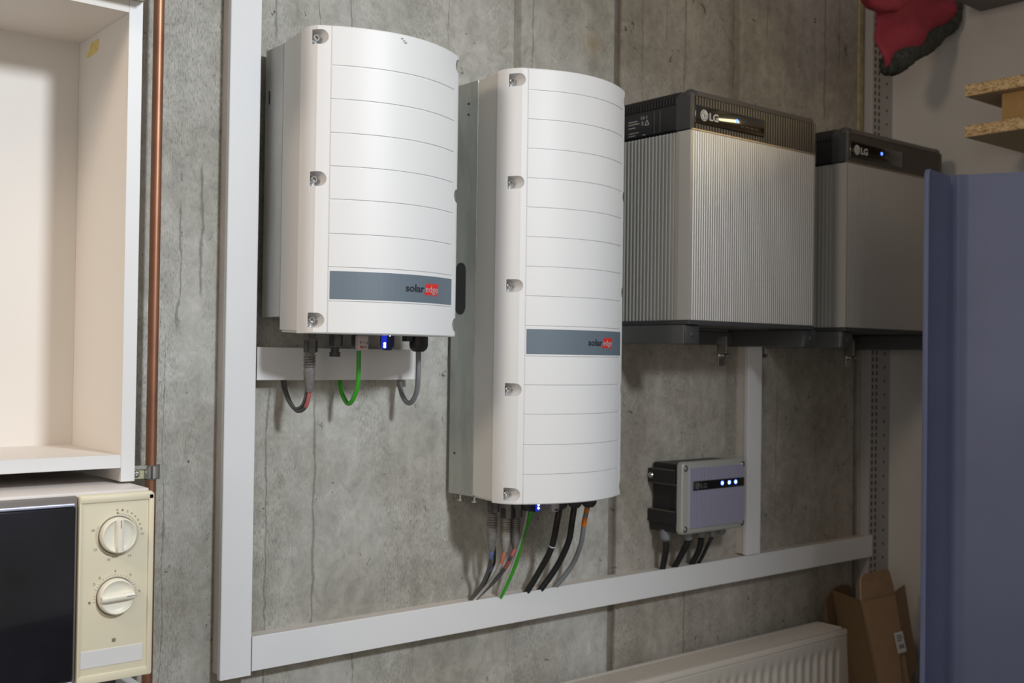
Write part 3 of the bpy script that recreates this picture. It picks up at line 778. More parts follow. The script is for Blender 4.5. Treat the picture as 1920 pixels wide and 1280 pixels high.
# brackets carrying the batteries
G_BR = 'steel arms under the batteries'
for i, (xa, lab) in enumerate([(1.6640, 'leftmost dark steel arm with black end cap under left battery'),
                               (2.0935, 'dark steel arm under the right edge of left battery'),
                               (2.2480, 'dark steel arm under the left edge of right battery'),
                               (2.6560, 'last dark steel arm on the right under right battery')]):
    t = thing('bracket_arm', lab, 'bracket', (xa + .023, 0, 1.22), G_BR)
    obj('channel', box(xa, xa + .044, .0, .2320, 1.2240, 1.2645, bev=.0015), DARKSTEEL, t)
    obj('end_cap', box(xa - .001, xa + .045, .2322, .2380, 1.2230, 1.2650, bev=.003), SOFTBLACK, t, 30)
    obj('button', lathe((xa + .022, .2378, 1.2440), (0, 1, 0), [(0, .007), (.002, .005), (.0024, 0)], 16), SOFTBLACK, t, 40)
    if i:
        lx = xa - .042
        obj('wall_lug', box(lx, lx + .028, .0005, .0045, 1.1740, 1.2500, bev=.001), STEEL, t)
        obj('lug_web', box(lx, lx + .003, .0005, .0300, 1.2050, 1.2500, bev=.001), ZINC, t)
        bm = lathe((lx + .013, .0045, 1.2010), (0, 1, 0), [(0, .0105), (.002, .0105), (.002, .0085), (.008, .0085), (.008, .0050), (.024, .0050), (.0245, .004), (.0245, 0)], 18)
        obj('anchor_bolt', bm, STEEL, t, 30)
t = thing('crossbar', 'dark steel crossbar along the wall behind the bracket arms', 'bracket', (2.18, 0, 1.225))
obj('bar', box(1.7085, 2.0925, .001, .016, 1.2270, 1.2600, bev=.001), DARKSTEEL, t)
obj('bar', box(2.1385, 2.2470, .001, .016, 1.2270, 1.2600, bev=.001), DARKSTEEL, t)
obj('bar', box(2.2930, 2.6550, .001, .016, 1.2270, 1.2600, bev=.001), DARKSTEEL, t)

# ------------------------------------------------------------------ small ribbed control box
t = thing('junction_box', 'small black box with ribbed silver face and three blue lights', 'control box', (1.92, 0, .78))
x0, x1, z0, z1 = 1.8050, 2.0375, .7775, .9475
obj('housing', box(x0 + .010, x1 - .006, .004, .0905, z0 + .006, z1 - .006, bev=.004), BLACK, t)
obj('side_step', box(x0 + .002, x0 + .03, .002, .0900, z0 + .002, z0 + .032, bev=.002), BLACK, t)
obj('upper_rail', box(x0 - .004, x0 + .012, .0, .086, .8935, .9270, bev=.001), BLACK, t)
obj('rail_edge', box(x0 - .0046, x0 + .012, .006, .084, .9262, .9285), TAUPE, t)
obj('rail_edge', box(x0 - .0046, x0 + .012, .006, .088, .8925, .8946), TAUPE, t)
obj('lower_rail', box(x0 - .004, x0 + .012, .0, .088, .8010, .8300, bev=.001), BLACK, t)
obj('rail_edge', box(x0 - .0046, x0 + .012, .004, .086, .8290, .8312), TAUPE, t)
obj('rail_screw', lathe((x0 - .0042, .010, .9105), (-1, 0, 0), [(0, .008), (.003, .006), (.004, 0)], 14), STEEL, t, 40)
obj('blue_tab', box(x0 + .006, x0 + .011, .080, .0895, .8310, .8750), mat('navy_blue_plastic', (.02, .03, .14), .4), t)
def rrect(a0, a1, b0, b1, r, n=6):
    out = []
    for cx_, cz_, q0 in ((a1 - r, b1 - r, 0), (a0 + r, b1 - r, PI / 2), (a0 + r, b0 + r, PI), (a1 - r, b0 + r, 1.5 * PI)):
        out += [(cx_ + r * math.cos(q0 + k * PI / 2 / n), cz_ + r * math.sin(q0 + k * PI / 2 / n)) for k in range(n + 1)]
    return out
bm = bmesh.new(); lay = []
for yy_, ins in ((.0905, 0), (.1020, 0), (.1045, .0010), (.1058, .0030), (.1060, .0045)):
    lay.append([bm.verts.new(V(px, yy_, pz)) for px, pz in rrect(x0 + ins, x1 - ins, z0 + ins, z1 - ins, .0115 - ins)])
for a_, b_ in zip(lay, lay[1:]):
    for k in range(len(a_)): bm.faces.new((a_[k], a_[(k + 1) % len(a_)], b_[(k + 1) % len(a_)], b_[k]))
bm.faces.new(lay[0]); bm.faces.new(lay[-1][::-1])
obj('cover', bm, mat('silver_painted_aluminium', (.56, .56, .52), .38, .5), t, 30)
pts = [(x0 + .026, .104)]
for x, d in ribs(x0 + .027, x1 - .010, 22, .1092, -.0040, .28): pts.append((x, d))
pts += [(x1 - .009, .104)]
obj('rib_panel', prism(pts, z0 + .014, z1 - .014), PLUSFACE, t)
for sx in (x0 + .013, x1 - .0105):
    for sz in (z0 + .0125, z1 - .0145):
        obj('screw', lathe((sx, .1055, sz), (0, 1, 0), [(0, .0078), (.0008, .0078), (.001, .0055), (.0035, .005), (.0045, .003), (.0045, 0)], 16), STEEL, t, 30)
disp = obj('display', box(x0 + .035, x1 - .0085, .106, .1112, .8795, .9020, bev=.0025, seg=3), GLOSS, t, 30)
logo_mark(disp, x0 + .050, .1114, .8905, .0075, DIMINK)
text('lettering', 'LG', x0 + .0610, .8850, .1114, .0145, DIMINK, disp, bold=.0002, width=.022)
for xx in (1.9441, 1.9700, 1.9941):
    obj('led', lathe((xx, .1112, .8922), (0, 1, 0), [(0, .0031), (.0006, .0030), (.0010, .0020), (.0011, 0)], 14), LEDW, disp)
    obj('led_ring', lathe((xx, .1110, .8922), (0, 1, 0), [(0, .0052), (.0005, .0052), (.0005, 0)], 16), LEDB, disp)
for xx, yy, r in ((1.8190, .045, .0150), (1.8700, .070, .0115), (1.9290, .060, .0130), (1.9610, .068, .0095), (2.0040, .060, .0110)):
    gland(t, xx, yy, z0 + .006, r, .028, mat('pale_grey_nylon', (.23, .24, .25), .5))
GP = 'black cables under the small ribbed box'
cable('straight vertical black cable at left under small ribbed box', [(1.8190, .045, .758), (1.8215, .042, .730), (1.8290, .026, .6848), (1.8300, .024, .680)], .0075, CABBLACK, GP)
cable('curved black cable second from left under small ribbed box', [(1.8720, .070, .758), (1.8710, .062, .7398), (1.8729, .045, .7148), (1.8732, .022, .6800)], .0075, CABBLACK, GP)
cable('thick black cable third from left under small ribbed box', [(1.9290, .06, .754), (1.9335, .05, .7234), (1.9355, .022, .6800)], .0075, CABBLACK, GP)
cable('thin black cable crossing over from the right-hand gland', [(1.9610, .068, .757), (1.9545, .058, .7321), (1.9550, .042, .7042), (1.9580, .024, .680)], .0045, CABBLACK, GP)

# ------------------------------------------------------------------ copper pipe and clamp
t = thing('water_pipe', 'vertical copper pipe between white cabinet and vertical trunking', 'pipe', (.5585, .048, ZF))
obj('pipe', lathe((.5585, .048, ZF), (0, 0, 1), [(0, .0088), (2.6, .0088)], 28), COPPER, t, 40)
t = thing('pipe_clamp', 'galvanised clamp with rubber lining gripping the copper pipe', 'pipe clamp', (.556, 0, .985))
cz = .9905
bm = bmesh.new(); N = 28
for k in range(N):
    q0, q1 = 2 * PI * k / N, 2 * PI * (k + 1) / N
    pts = [(.5585 + r * math.cos(q), .048 + r * math.sin(q)) for r, q in ((.0125, q0), (.0125, q1), (.0108, q1), (.0108, q0))]
    add_prism(bm, pts, cz - .010, cz + .010)
bmesh.ops.remove_doubles(bm, verts=bm.verts, dist=1e-6)
obj('band', bm, ZINC, t, 30)
obj('rubber_lining', lathe((.5585, .048, cz - .012), (0, 0, 1), [(0, .0108), (.024, .0108)], 24), GREYRUB, t, 40)
obj('flange', prism([(.527, .043), (.527, .047), (.548, .050), (.548, .046)], cz - .010, cz + .010), BRASSZ, t)
obj('flange', prism([(.572, .044), (.572, .052), (.585, .052), (.585, .044)], cz - .012, cz + .012), ZINC, t)
obj('flange', prism([(.529, .048), (.529, .051), (.549, .055), (.549, .051)], cz + .006, cz + .012), ZINC, t)
bm = lathe((.5345, .0455, cz - .002), (-.15, 1, 0), [(0, .0060), (.004, .0060), (.0062, .0045), (.0066, .002), (.0052, 0)], 18)
obj('clamp_screw', bm, STEEL, t, 30)
obj('wall_stud', lathe((.5585, 0, cz), (0, 1, 0), [(0, .004), (.038, .004)], 12), ZINC, t, 40)

# ------------------------------------------------------------------ wall cabinet, upper cabinet, microwave, worktop
t = thing('wall_cabinet', 'open cream cabinet niche at upper left with white edges', 'cabinet', (0, 0, 1.0))
XI, XO, YC = .4442, .4645, .225
obj('side_panel', box(XI, XO, .002, YC - .0008, .9985, 1.7118), MELA, t)
obj('edge_band', box(XI, XO, YC - .0007, YC, .9985, 1.7118), MELAW, t)
obj('side_panel', box(-.60, -.58, .0, YC, .9985, 1.7118), MELA, t)
obj('bottom_shelf', box(-.58, XI - .0004, .0, YC - .0008, 1.0190, 1.0380), MELA, t)
obj('edge_band', box(-.58, XI - .0004, YC - .0007, YC, 1.0190, 1.0380), MELAW, t)
obj('top_panel', box(-.58, XI - .0004, .0, YC, 1.6925, 1.7118), MELA, t)
obj('back_panel', box(-.58, XI - .0002, .0, .0030, 1.0380, 1.6925), MELA, t)
obj('tape_patch', prism([(.040, 1.6625), (.046, 1.6600), (.092, 1.6630), (.096, 1.6810), (.062, 1.6820)], XI - .0006, XI - .0001, axis='x'), YTAPE, t)['label'] = 'yellowed piece of adhesive tape'
t = thing('upper_cabinet', 'pale cabinet overhanging the open niche at top left', 'cabinet', (0, 0, 1.7125))
obj('carcass', box(-.60, .4645, .003, .2515, 1.7125, 2.30, bev=.001), MELA, t)
obj('door', box(-.10, .4640, .2525, .2720, 1.7130, 2.295, bev=.002), MELAW, t)
obj('door', box(-.60, -.104, .2525, .2720, 1.7130, 2.295, bev=.002), MELAW, t)

t = thing('microwave', 'cream microwave with two dials below the open cabinet', 'microwave', (.2, .0, .705))
mx0, mx1, my, mz0, mz1 = -.020, .466, .300, .7300, .9950
obj('body', box(mx0, mx1 - .003, .010, my - .012, mz0 + .002, mz1, bev=.003), MWTOP, t, 30)
bm = box(.3605, mx1, my - .0115, my, mz0 + .000, mz1 - .0035, bev=.0045, seg=4)
pn = obj('control_panel', bm, CREAM, t, 30)
# raised rim of the panel
fr = bmesh.new()
rz0, rz1 = mz0 + .003, mz1 - .0065
add_box(fr, .3610, mx1 - .0010, my - .002, my + .0022, rz1 - .0085, rz1, bev=.0015)
add_box(fr, mx1 - .0085, mx1 - .0010, my - .004, my + .0022, rz0, rz1, bev=.0008)
add_box(fr, .3605, .3640, my - .002, my + .0015, rz0, rz1 - .002, bev=.001)
add_box(fr, .3610, mx1 - .0010, my - .002, my + .0018, rz0 - .002, rz0 + .010, bev=.0015)
obj('rim', fr, CREAM, pn, 30)
pl = obj('paper_label', box(.3655, .4520, my - .0005, my + .0008, .7530, .7765, bev=.0004), mat('pale_grey_label', (.66, .66, .66), .4), pn)
def knob(cx, cz, r, ang, label):
    ring = obj('dial_ring', lathe((cx, my - .001, cz), (0, 1, 0), [(0, r * 1.07), (.0016, r * 1.07), (.0016, 0)], 40), MWDARK, pn, 40)
    k = obj('dial', lathe((cx, my, cz), (0, 1, 0), [(0, r), (.009, r * .985), (.0105, r * .95), (.0112, r * .90), (.0085, r * .82), (.0070, r * .6), (.0066, 0)], 48), KNOB, pn, 40)
    k['label'] = label
    # raised grip across the dial
    bm = bmesh.new(); L = r * .96
    sec = [(-.0062, .006), (-.0050, .0125), (-.0028, .0150), (.0028, .0150), (.0050, .0125), (.0062, .006)]
    for s, rows in ((0, None),):
        secs = []
        for u in (-1, -.93, -.5, 0, .5, .93, 1):
            f = 1 if abs(u) < .95 else .75
            secs.append([(a * f, b if abs(u) < .95 else min(b, .010), u * L) for a, b in sec])
        ca, sa = math.cos(ang), math.sin(ang)
        R_ = [[bm.verts.new(V(cx + a * ca - u * sa, my + b, cz + a * sa + u * ca)) for a, b, u in q] for q in secs]
        for p0, p1 in zip(R_, R_[1:]):
            for i in range(len(sec) - 1): bm.faces.new((p0[i], p0[i + 1], p1[i + 1], p1[i]))
            bm.faces.new((p0[-1], p0[0], p1[0], p1[-1]))
        bm.faces.new(R_[0]); bm.faces.new(R_[-1][::-1])
    obj('grip', bm, KNOB, k, 50)
    bm = bmesh.new()
    add_box(bm, -.0004, .0004, 0, .0003, L * .45, L * .9)
    for v in bm.verts:
        x, z, y = v.co.x, v.co.z, -v.co.y
        v.co = V(cx + x * math.cos(ang) - z * math.sin(ang), my + .0151 + y, cz + x * math.sin(ang) + z * math.cos(ang))
    obj('pointer_line', bm, DIMINK, k)
knob(.4134, .9333, .0252, 0.0, 'ivory timer dial pointing straight up')
knob(.4120, .8480, .0252, -1.53, 'ivory power dial pointing to the right')
bm = bmesh.new()
def tick(cx, cz, r0, r1, a, w):
    d = Vector((math.sin(a), math.cos(a))); n_ = Vector((d.y, -d.x)) * w
    pts = [(cx + d.x * r0 + n_.x, cz + d.y * r0 + n_.y), (cx + d.x * r1 + n_.x, cz + d.y * r1 + n_.y), (cx + d.x * r1 - n_.x, cz + d.y * r1 - n_.y), (cx + d.x * r0 - n_.x, cz + d.y * r0 - n_.y)]
    add_prism(bm, pts, my - .0003, my + .0003, axis='y')
for k in range(60):
    a = k * 5.05 * PI / 180
    tick(.4134, .9333, .0285, .0305, a, .00035)
for k in range(25):
    a = (-100 + k * 8.2) * PI / 180
    tick(.4120, .8480, .0283, .0302 if k % 4 else .0315, a, .0003)
add_lathe(bm, (.4134, my - .0002, .9333 + .0305), (0, 1, 0), [(0, .0014), (.0005, .0014), (.0005, 0)], 10)
obj('scale_print', bm, PRINT, pn)
def scale(s, cx, cz, r, deg, h=.0042):
    a = deg * PI / 180
    text('lettering', s, cx + r * math.sin(a) - h * .45, cz + r * math.cos(a) - h * .4, my + .0001, h, PRINT, pn, width=h * .5 * len(s) + .0006)
for s, d in (('0', 0), ('1', 12), ('2', 24), ('3', 35), ('4', 46), ('5', 57), ('6', 68), ('8', 80), ('10', 92), ('15', 150), ('20', 200), ('25', 240), ('30', 285)): scale(s, .4134, .9333, .0352, d, .0042)
for s, d in (('1', -98), ('2', -55), ('3', -38), ('4', 0), ('5', 38), ('6', 84)): scale(s, .4120, .8480, .0352, d, .0050)
obj('bell_mark', box(.4085, .4135, my - .0002, my + .0003, .8010 - .0165, .8060 - .0165, bev=.0008), PRINT, pn)
# door
dr = obj('door', box(mx0, .3598, my - .0115, my - .0030, mz0 + .002, mz1 - .004, bev=.003), MWDARK, t, 30)
obj('door_glass', box(mx0 + .004, .3560, my - .0040, my + .0012, mz0 + .008, mz1 - .0175, bev=.003, seg=3), MWGLASS, dr, 30)
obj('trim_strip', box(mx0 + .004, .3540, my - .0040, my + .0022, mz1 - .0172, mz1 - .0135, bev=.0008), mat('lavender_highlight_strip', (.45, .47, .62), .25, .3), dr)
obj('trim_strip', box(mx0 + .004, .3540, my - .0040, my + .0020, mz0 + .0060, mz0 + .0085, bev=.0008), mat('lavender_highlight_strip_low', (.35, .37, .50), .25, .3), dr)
for fx in (.03, .42):
    for fy in (.05, .25):
        obj('foot', lathe((fx, fy, .7052), (0, 0, 1), [(0, .012), (.026, .014)], 16), BLACK, t, 40)
t = thing('worktop', 'pale worktop carrying the microwave, just below the frame', 'worktop', (0, 0, .67))
obj('top', box(-.60, .470, .003, .320, .675, .705, bev=.002), MELAW, t)
obj('side_panel', box(.445, .465, .003, .300, ZF, .675), MELA, t)
obj('side_panel', box(-.595, -.575, .003, .300, ZF, .675), MELA, t)

# ------------------------------------------------------------------ radiator
t = thing('radiator', 'white panel radiator with top grille at lower right', 'radiator', (1.9, .0, ZF + .11))
rx0, rx1, ryb, ryf, rz0, rz1 = 1.10, 2.432, .046, .150, -.02, .4785
obj('end_cover', box(rx1 - .0035, rx1, ryb, ryf - .002, rz0, rz1 - .001, bev=.0015), ENAMEL, t)
obj('end_cover', box(rx0, rx0 + .0035, ryb, ryf - .002, rz0, rz1 - .001, bev=.0015), ENAMEL, t)
# front sheet with vertical flutes that fade out near the top
bm = bmesh.new(); p = .0333
zs = [rz0, rz0 + .03, rz0 + .055, rz1 - .075, rz1 - .060, rz1 - .048, rz1 - .040, rz1 - .018, rz1 - .0165, rz1 - .0145, rz1 - .0135, rz1 - .003, rz1 - .001]
am = [0, 0, 1, 1, .8, .3, 0, 0, 'g', 'g', 0, 0, 'e']
xs = []; fx0, fx1 = rx0 + .02, rx1 - .02
n = int((fx1 - fx0) / p)
xs = [rx0 + .004, rx0 + .012]
for k in range(n * 8 + 1): xs.append(fx0 + p * k / 8)
xs += [rx1 - .011, rx1 - .004]
grid = []
for z, a in zip(zs, am):
    row = []
    for x in xs:
        y = ryf - .002
        if a == 'g': y -= .0022
        elif a == 'e': y -= .0015
        elif a and fx0 < x < fx1:
            ph = ((x - fx0) / p) % 1
            y -= .0065 * a * max(0, math.sin(PI * min(1, max(0, (ph - .18) / .64)))) ** .8
        row.append(bm.verts.new(V(x, y, z)))
    grid.append(row)
for a, b in zip(grid, grid[1:]):
    for i in range(len(xs) - 1): bm.faces.new((a[i], a[i + 1], b[i + 1], b[i]))
ob = obj('front_sheet', bm, ENAMEL, t, 50)
obj('rear_sheet', box(rx0 + .004, rx1 - .004, ryb + .002, ryb + .010, rz0, rz1 - .012), ENAMEL, t)
obj('convector', box(rx0 + .01, rx1 - .01, ryb + .011, ryf - .012, rz0 + .02, rz1 - .016), MWDARK, t)
gr = obj('top_grille', box(rx0 + .0035, rx1 - .0035, ryb, ryb + .010, rz1 - .012, rz1, bev=.001), ENAMEL, t)
bm = box(rx0 + .0035, rx1 - .0035, ryf - .016, ryf - .0025, rz1 - .0125, rz1, bev=.0015)
obj('rim', bm, ENAMEL, gr)
bm = bmesh.new(); x = rx0 + .010
while x < rx1 - .012:
    add_prism(bm, [(x, rz1 - .0032), (x + .0050, rz1 - .0032), (x + .0052, rz1 - .0012), (x + .0002, rz1 - .0012)], ryb + .009, ryf - .0155, axis='y')
    x += .0105
o = obj('louvre', bm, ENAMEL, gr); o['kind'] = 'stuff'
for bx in (1.3, 2.2):
    obj('wall_bracket', box(bx, bx + .03, .0005, ryb + .003, rz0 + .05, rz1 - .06), ZINC, t)
    obj('foot', box(bx, bx + .03, .07, .12, ZF, rz0 + .002), ENAMEL, t)

# ------------------------------------------------------------------ perforated wall rails
def rail(label, x0, x1, yf_, slots, pitch, sw_, sh, z0=.0, z1=2.6):
    t = thing('shelf_rail', label, 'wall rail', ((x0 + x1) / 2, 0, z0), 'perforated rails in the corner')
    obj('rail', box(x0, x1, .0, yf_, z0, z1, bev=.0015), RAILW, t)
    bm = bmesh.new(); z = .05
    while z < 2.35:
        for sx in slots: add_box(bm, sx - sw_ / 2, sx + sw_ / 2, yf_ - .002, yf_ + .0003, z, z + sh)
        z += pitch
    o = obj('slot', bm, SLOT, t); o['kind'] = 'stuff'
    return t
rail('left perforated rail with double slots in the corner', 2.6960, 2.7470, .0300, (2.7110, 2.7310), .0200, .0070, .0125)
rail('right perforated rail with single round holes in the corner', 2.7480, 2.8040, .0280, (2.7760,), .0400, .0070, .0070)

# ------------------------------------------------------------------ cardboard box leaning in the corner
t = thing('cardboard_box', 'opened brown cardboard box leaning in the corner behind radiator', 'box', (2.50, .20, ZF))
def sheet(name, quad, th, m, parent, nrm=None):
    """thin cardboard sheet: polygon of points with thickness"""
    P = [V(*q) for q in quad]; n_ = (P[1] - P[0]).cross(P[2] - P[0]).normalized() * th
    bm = bmesh.new(); A = [bm.verts.new(p) for p in P]; B = [bm.verts.new(p + n_) for p in P]
    bm.faces.new(A); bm.faces.new(B[::-1])
    for i in range(len(P)): bm.faces.new((A[i], A[(i + 1) % len(P)], B[(i + 1) % len(P)], B[i]))
    return obj(name, bm, m, parent)
TL, TR = Vector((2.396, .200, .567)), Vector((2.560, .200, .567))
dn = (Vector((2.363, .270, .375)) - TL) / (TL.z - .375)      # direction per metre of fall
BL = TL + dn * (TL.z - ZF - .004); BR = TR + Vector((2.520 - 2.563, .07, -.217)) / .217 * (.567 - ZF - .004)
fp = sheet('front_panel', [TL, TR, BR, BL], .003, CARD, t)
fl = [Vector((2.398, .1990, .5655)), Vector((2.556, .1990, .5655)), Vector((2.552, .196, .590)), Vector((2.546, .193, .612))]
fl += [Vector((2.526 + .020 * math.cos(q), .191, .612 + .020 * math.sin(q))) for q in [k * PI / 12 for k in range(1, 7)]]
fl += [Vector((2.430 + .024 * math.cos(q), .191, .608 + .024 * math.sin(q))) for q in [PI / 2 + k * PI / 12 for k in range(0, 7)]]
fl += [Vector((2.402, .196, .590))]
sheet('flap', fl, .003, CARD, t)['label'] = 'rounded tuck flap on the front panel'
DX = Vector((0, -.130, .0))
sheet('side_panel', [TR + Vector((0, -.002, 0)), TR + Vector((.135, -.052, -.004)), Vector((2.675, .195, .385)), Vector((2.668, .205, .350)), Vector((2.530, .262, .352))], .003, CARD, t)
sheet('side_panel', [TL, TL + Vector((.055, -.12, .00)), BL + Vector((.12, -.19, 0)), BL], .003, CARDSHADE, t)
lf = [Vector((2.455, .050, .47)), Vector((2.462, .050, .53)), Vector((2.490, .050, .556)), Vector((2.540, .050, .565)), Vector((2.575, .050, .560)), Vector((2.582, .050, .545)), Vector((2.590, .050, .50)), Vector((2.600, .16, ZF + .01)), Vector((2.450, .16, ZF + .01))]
sheet('rear_panel', lf, .003, CARDSHADE, t)['label'] = 'rear panel showing its inside, shade painted into its colour'
sheet('torn_flap', [Vector((2.640, .180, .352)), Vector((2.668, .180, .372)), Vector((2.662, .182, .345)), Vector((2.700, .200, .23)), Vector((2.660, .205, .22)), Vector((2.640, .190, .330))], .003, CARD, t)
ax = (TR - TL).normalized(); ay = dn.normalized()
def onfp(u, s): return TL + ax * u + ay * s + Vector((0, .0008, 0))
def sticker(u0, u1, s0, s1, name, m, par, up=.0):
    q = [onfp(u0, s0), onfp(u1, s0), onfp(u1, s1), onfp(u0, s1)]
    q = [p_ + Vector((0, .0006 + up, 0)) for p_ in q]
    return sheet(name, q, .0004, m, par)
st = sticker(.118, .158, .100, .153, 'shipping_label', PAPER, t, .0012)
for k, (a, b) in enumerate(((.012, .030), (.012, .034), (.012, .028))):
    sticker(.118 + a - .004, .118 + b - .002, .108 + k * .006, .1105 + k * .006, 'print_line', DIMINK, st, .0022)
for k in range(4):
    sticker(.128 + k * .006, .131 + k * .006, .132, .142, 'print_line', DIMINK, st, .0022)

# ------------------------------------------------------------------ blue metal sheet
bx, by = 2.175, .502
d = Vector((.435, .90)).normalized(); nrm = Vector((-d.y, d.x))      # d runs towards the room, nrm to the left
def bl(s, o_): return (bx + d.x * s + nrm.x * o_, by + d.y * s + nrm.y * o_)
fw = Vector((.993, -.12))                       # the flange runs right and towards the concrete wall
def fl_(s_, o_): return (bx + .008 + fw.x * s_, by + .001 + fw.y * s_)
P2 = (bx + .008 + fw.x * .128, by + .001 + fw.y * .128)
def ml(s_, o_): return (P2[0] + d.x * s_ + nrm.x * o_, P2[1] + d.y * s_ + nrm.y * o_)
prof = [(bx + .002, by - .005), (bx, by), (bx + .001, by + .005), (bx + .004, by + .007), (bx + .008, by + .004), fl_(.006, 0), fl_(.122, 0),
        ml(.001, .003), ml(.006, .0045), ml(.012, .010), ml(.019, .012), ml(.026, .009), ml(.034, .003), ml(.042, .002), ml(.80, .002),
        ml(.80, -.001), ml(.040, -.001), ml(.002, -.001), (P2[0] + .003, P2[1] - .003), (bx + .010, by - .005)]
zs = [ZF, 1.602, 1.618, 1.6285, 1.6335]
bm = bmesh.new(); rings = []
for z in zs:
    sh = {1.602: 0, 1.618: .002, 1.6285: .0065, 1.6335: .014}.get(z, 0)
    ring = []
    for (x, y) in prof:
        # round the top left corner by pulling edge points inwards
        s = (x - bx) * d.x + (y - by) * d.y
        push = max(0, sh - (x - bx)) if x - bx < .012 else 0
        ring.append(bm.verts.new(V(x + fw.x * push, y + fw.y * push, z)))
    rings.append(ring)
for a, b in zip(rings, rings[1:]):
    for i in range(len(prof)): bm.faces.new((a[i], a[(i + 1) % len(prof)], b[(i + 1) % len(prof)], b[i]))
bm.faces.new(rings[0]); bm.faces.new(rings[-1][::-1])
tag(obj('metal_panel', bm, BLUE, None, 35), 'tall blue painted metal panel with rolled edge at right', 'panel')

# ------------------------------------------------------------------ chipboard shelf boards on the right wall
def board(label, x0, z0, z1, y0=.4410, y1=2.2):
    t = thing('shelf_board', label, 'shelf board', (2.63, y0, z0), 'raw chipboard boards at the right')
    obj('core', box(x0, 2.8048, y0, y1, z0, z1, bev=.0006), CHIP, t)
    obj('lower_face', box(x0 + .0005, 2.8045, y0 + .0005, y1, z0 - .0006, z0 - .0001), CHIPFACE, t)
    obj('upper_face', box(x0 + .0005, 2.8045, y0 + .0005, y1, z1 + .0001, z1 + .0006), CHIPFACE, t)
board('upper raw chipboard board at right with flaked edge', 2.4612, 1.8540, 1.8820)
board('lower raw chipboard board at right with flaked edge', 2.4612, 1.7522, 1.7800)
t = thing('spacer_block', 'brown fibreboard block clamped between the two chipboard boards', 'block', (2.6, .51, 1.7806))
obj('block', box(2.490, 2.800, .520, 2.1, 1.7808, 1.8532, bev=.0015), BOARD, t)
# upper shelf on the right wall
t = thing('wall_shelf', 'grey shelf on the right wall under the red cloth', 'shelf', (2.70, .5, 2.176))
obj('board', box(2.540, 2.8045, .30, 1.4, 2.172, 2.196, bev=.001), mat('grey_shelf_paint', (.16, .155, .15), .6), t)

# ------------------------------------------------------------------ red cloth with fleece lining
t = thing('jacket', 'red cloth garment with dark fleece lining hanging at top right', 'clothing', (2.5, .25, 2.20))
def puffy(name, outline, yfun, th, m, parent, fold, sub=3, fuzz=0.0):
    """a soft padded sheet: outline in x,z; thickness th; displaced by fold(x,z)"""
    cx = sum(p[0] for p in outline) / len(outline); cz = sum(p[1] for p in outline) / len(outline)
    rings = 9; bm = bmesh.new(); n_ = len(outline)
    lay = []
    for side in (1, -1):
        L = []
        for r in range(rings + 1):
            f = r / rings; f2 = math.sin(f * PI / 2)
            ring = []
            for (x, z) in outline:
                px, pz = cx + (x - cx) * f2, cz + (z - cz) * f2
                thick = th * math.cos(f * PI / 2) ** .5 if r < rings else 0
                y = yfun(px, pz) + side * thick + fold(px, pz)
                j = fuzz * (random.random() - .5)
                ring.append(V(px + j, y + j, pz + fuzz * (random.random() - .5)))
            L.append(ring)
        lay.append(L)
    vf = [[bm.verts.new(p) for p in ring] for ring in lay[0]]
    vb = [[bm.verts.new(p) for p in ring] for ring in lay[1][:-1]] + [vf[-1]]
    for L, flip in ((vf, False), (vb, True)):
        for a, b in zip(L, L[1:]):
            for i in range(n_):
                q = (a[i], a[(i + 1) % n_], b[(i + 1) % n_], b[i])
                try: bm.faces.new(q[::-1] if flip else q)
                except ValueError: pass
    bmesh.ops.remove_doubles(bm, verts=bm.verts, dist=1e-5)
    bmesh.ops.holes_fill(bm, edges=[e for e in bm.edges if e.is_boundary], sides=0)
    return obj(name, bm, m, parent, 70)
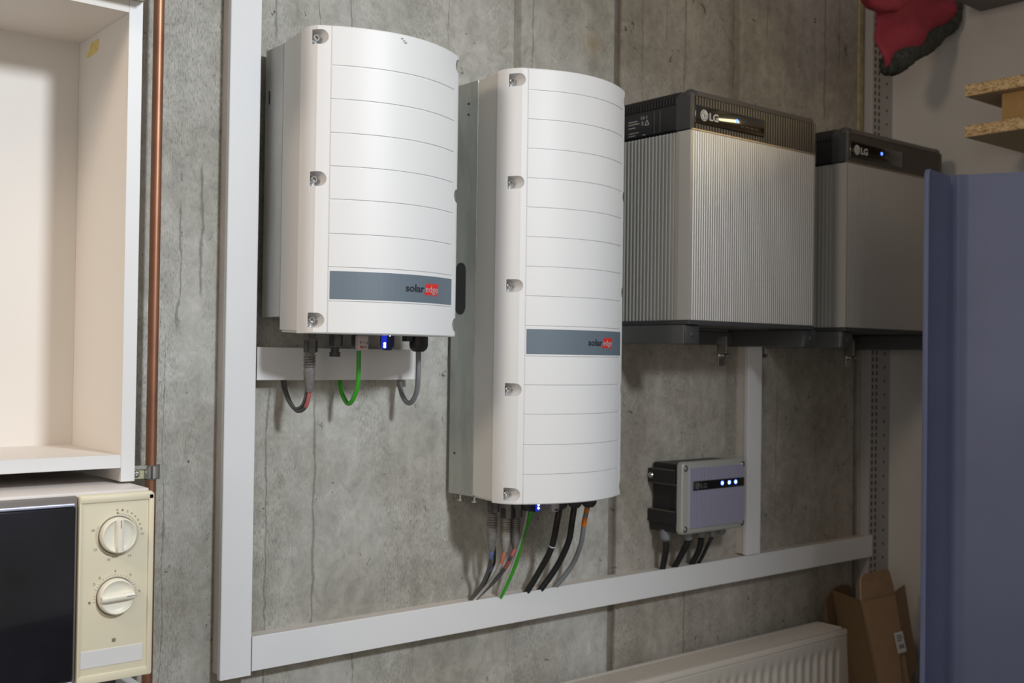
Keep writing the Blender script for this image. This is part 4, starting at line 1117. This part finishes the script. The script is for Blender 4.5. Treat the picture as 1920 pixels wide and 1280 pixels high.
def dens(pts, m=5):
    out = []
    for a, b in zip(pts, pts[1:] + pts[:1]):
        for k in range(m): out.append((a[0] + (b[0] - a[0]) * k / m, a[1] + (b[1] - a[1]) * k / m))
    return out
yred = lambda x, z: .235
fold = lambda x, z: .010 * math.sin(26 * (x * .8 + z * .9) + .5) + .005 * math.sin(60 * (z - x * .6) + 1)
main = [(2.365, 2.30), (2.366, 2.200), (2.367, 2.119), (2.368, 2.078), (2.374, 2.024), (2.386, 1.985), (2.403, 1.962), (2.469, 1.998), (2.546, 2.040), (2.622, 2.088), (2.690, 2.134), (2.755, 2.183), (2.770, 2.24), (2.770, 2.30)]
main = [(x_ + .034, z_) for x_, z_ in main]
puffy('main_panel', dens(main), yred, .012, REDCLOTH, t, fold)
hang = [(2.230, 2.30), (2.235, 2.20), (2.259, 2.125), (2.283, 2.102), (2.326, 2.090), (2.374, 2.090), (2.436, 2.103), (2.487, 2.136), (2.525, 2.175), (2.524, 2.30)]
puffy('sleeve', dens(hang), lambda x, z: .262, .022, REDCLOTH, t, lambda x, z: .006 * math.sin(45 * x + 30 * z))
pth = [(2.438, .232, 1.968), (2.460, .226, 1.968), (2.486, .222, 1.984), (2.563, .222, 2.026), (2.640, .222, 2.064), (2.715, .222, 2.110), (2.765, .228, 2.150), (2.775, .235, 2.22)]
bm = tube(pth, lambda f: .009 + .018 * min(1, f * 4) + .005 * math.sin(min(1, f * 1.3) * PI) ** 2 + .003 * math.sin(f * 23), 22, m=16)
for v in bm.verts:
    v.co += Vector((random.uniform(-1, 1), random.uniform(-1, 1), random.uniform(-1, 1))) * .0022
obj('fleece_lining', bm, FLEECE, t, 80)

# ------------------------------------------------------------------ small warm lamp on the right wall (mirrored in the left battery display)
t = thing('wall_lamp', 'small warm strip lamp on the right wall outside the frame', 'lamp', (2.79, 1.0, 1.98))
obj('housing', box(2.785, 2.8045, .92, 1.30, 1.972, 2.058, bev=.003), MELAW, t)
obj('diffuser', box(2.772, 2.7848, .93, 1.29, 1.980, 2.050, bev=.004, seg=3), LAMPGLOW, t, 30)
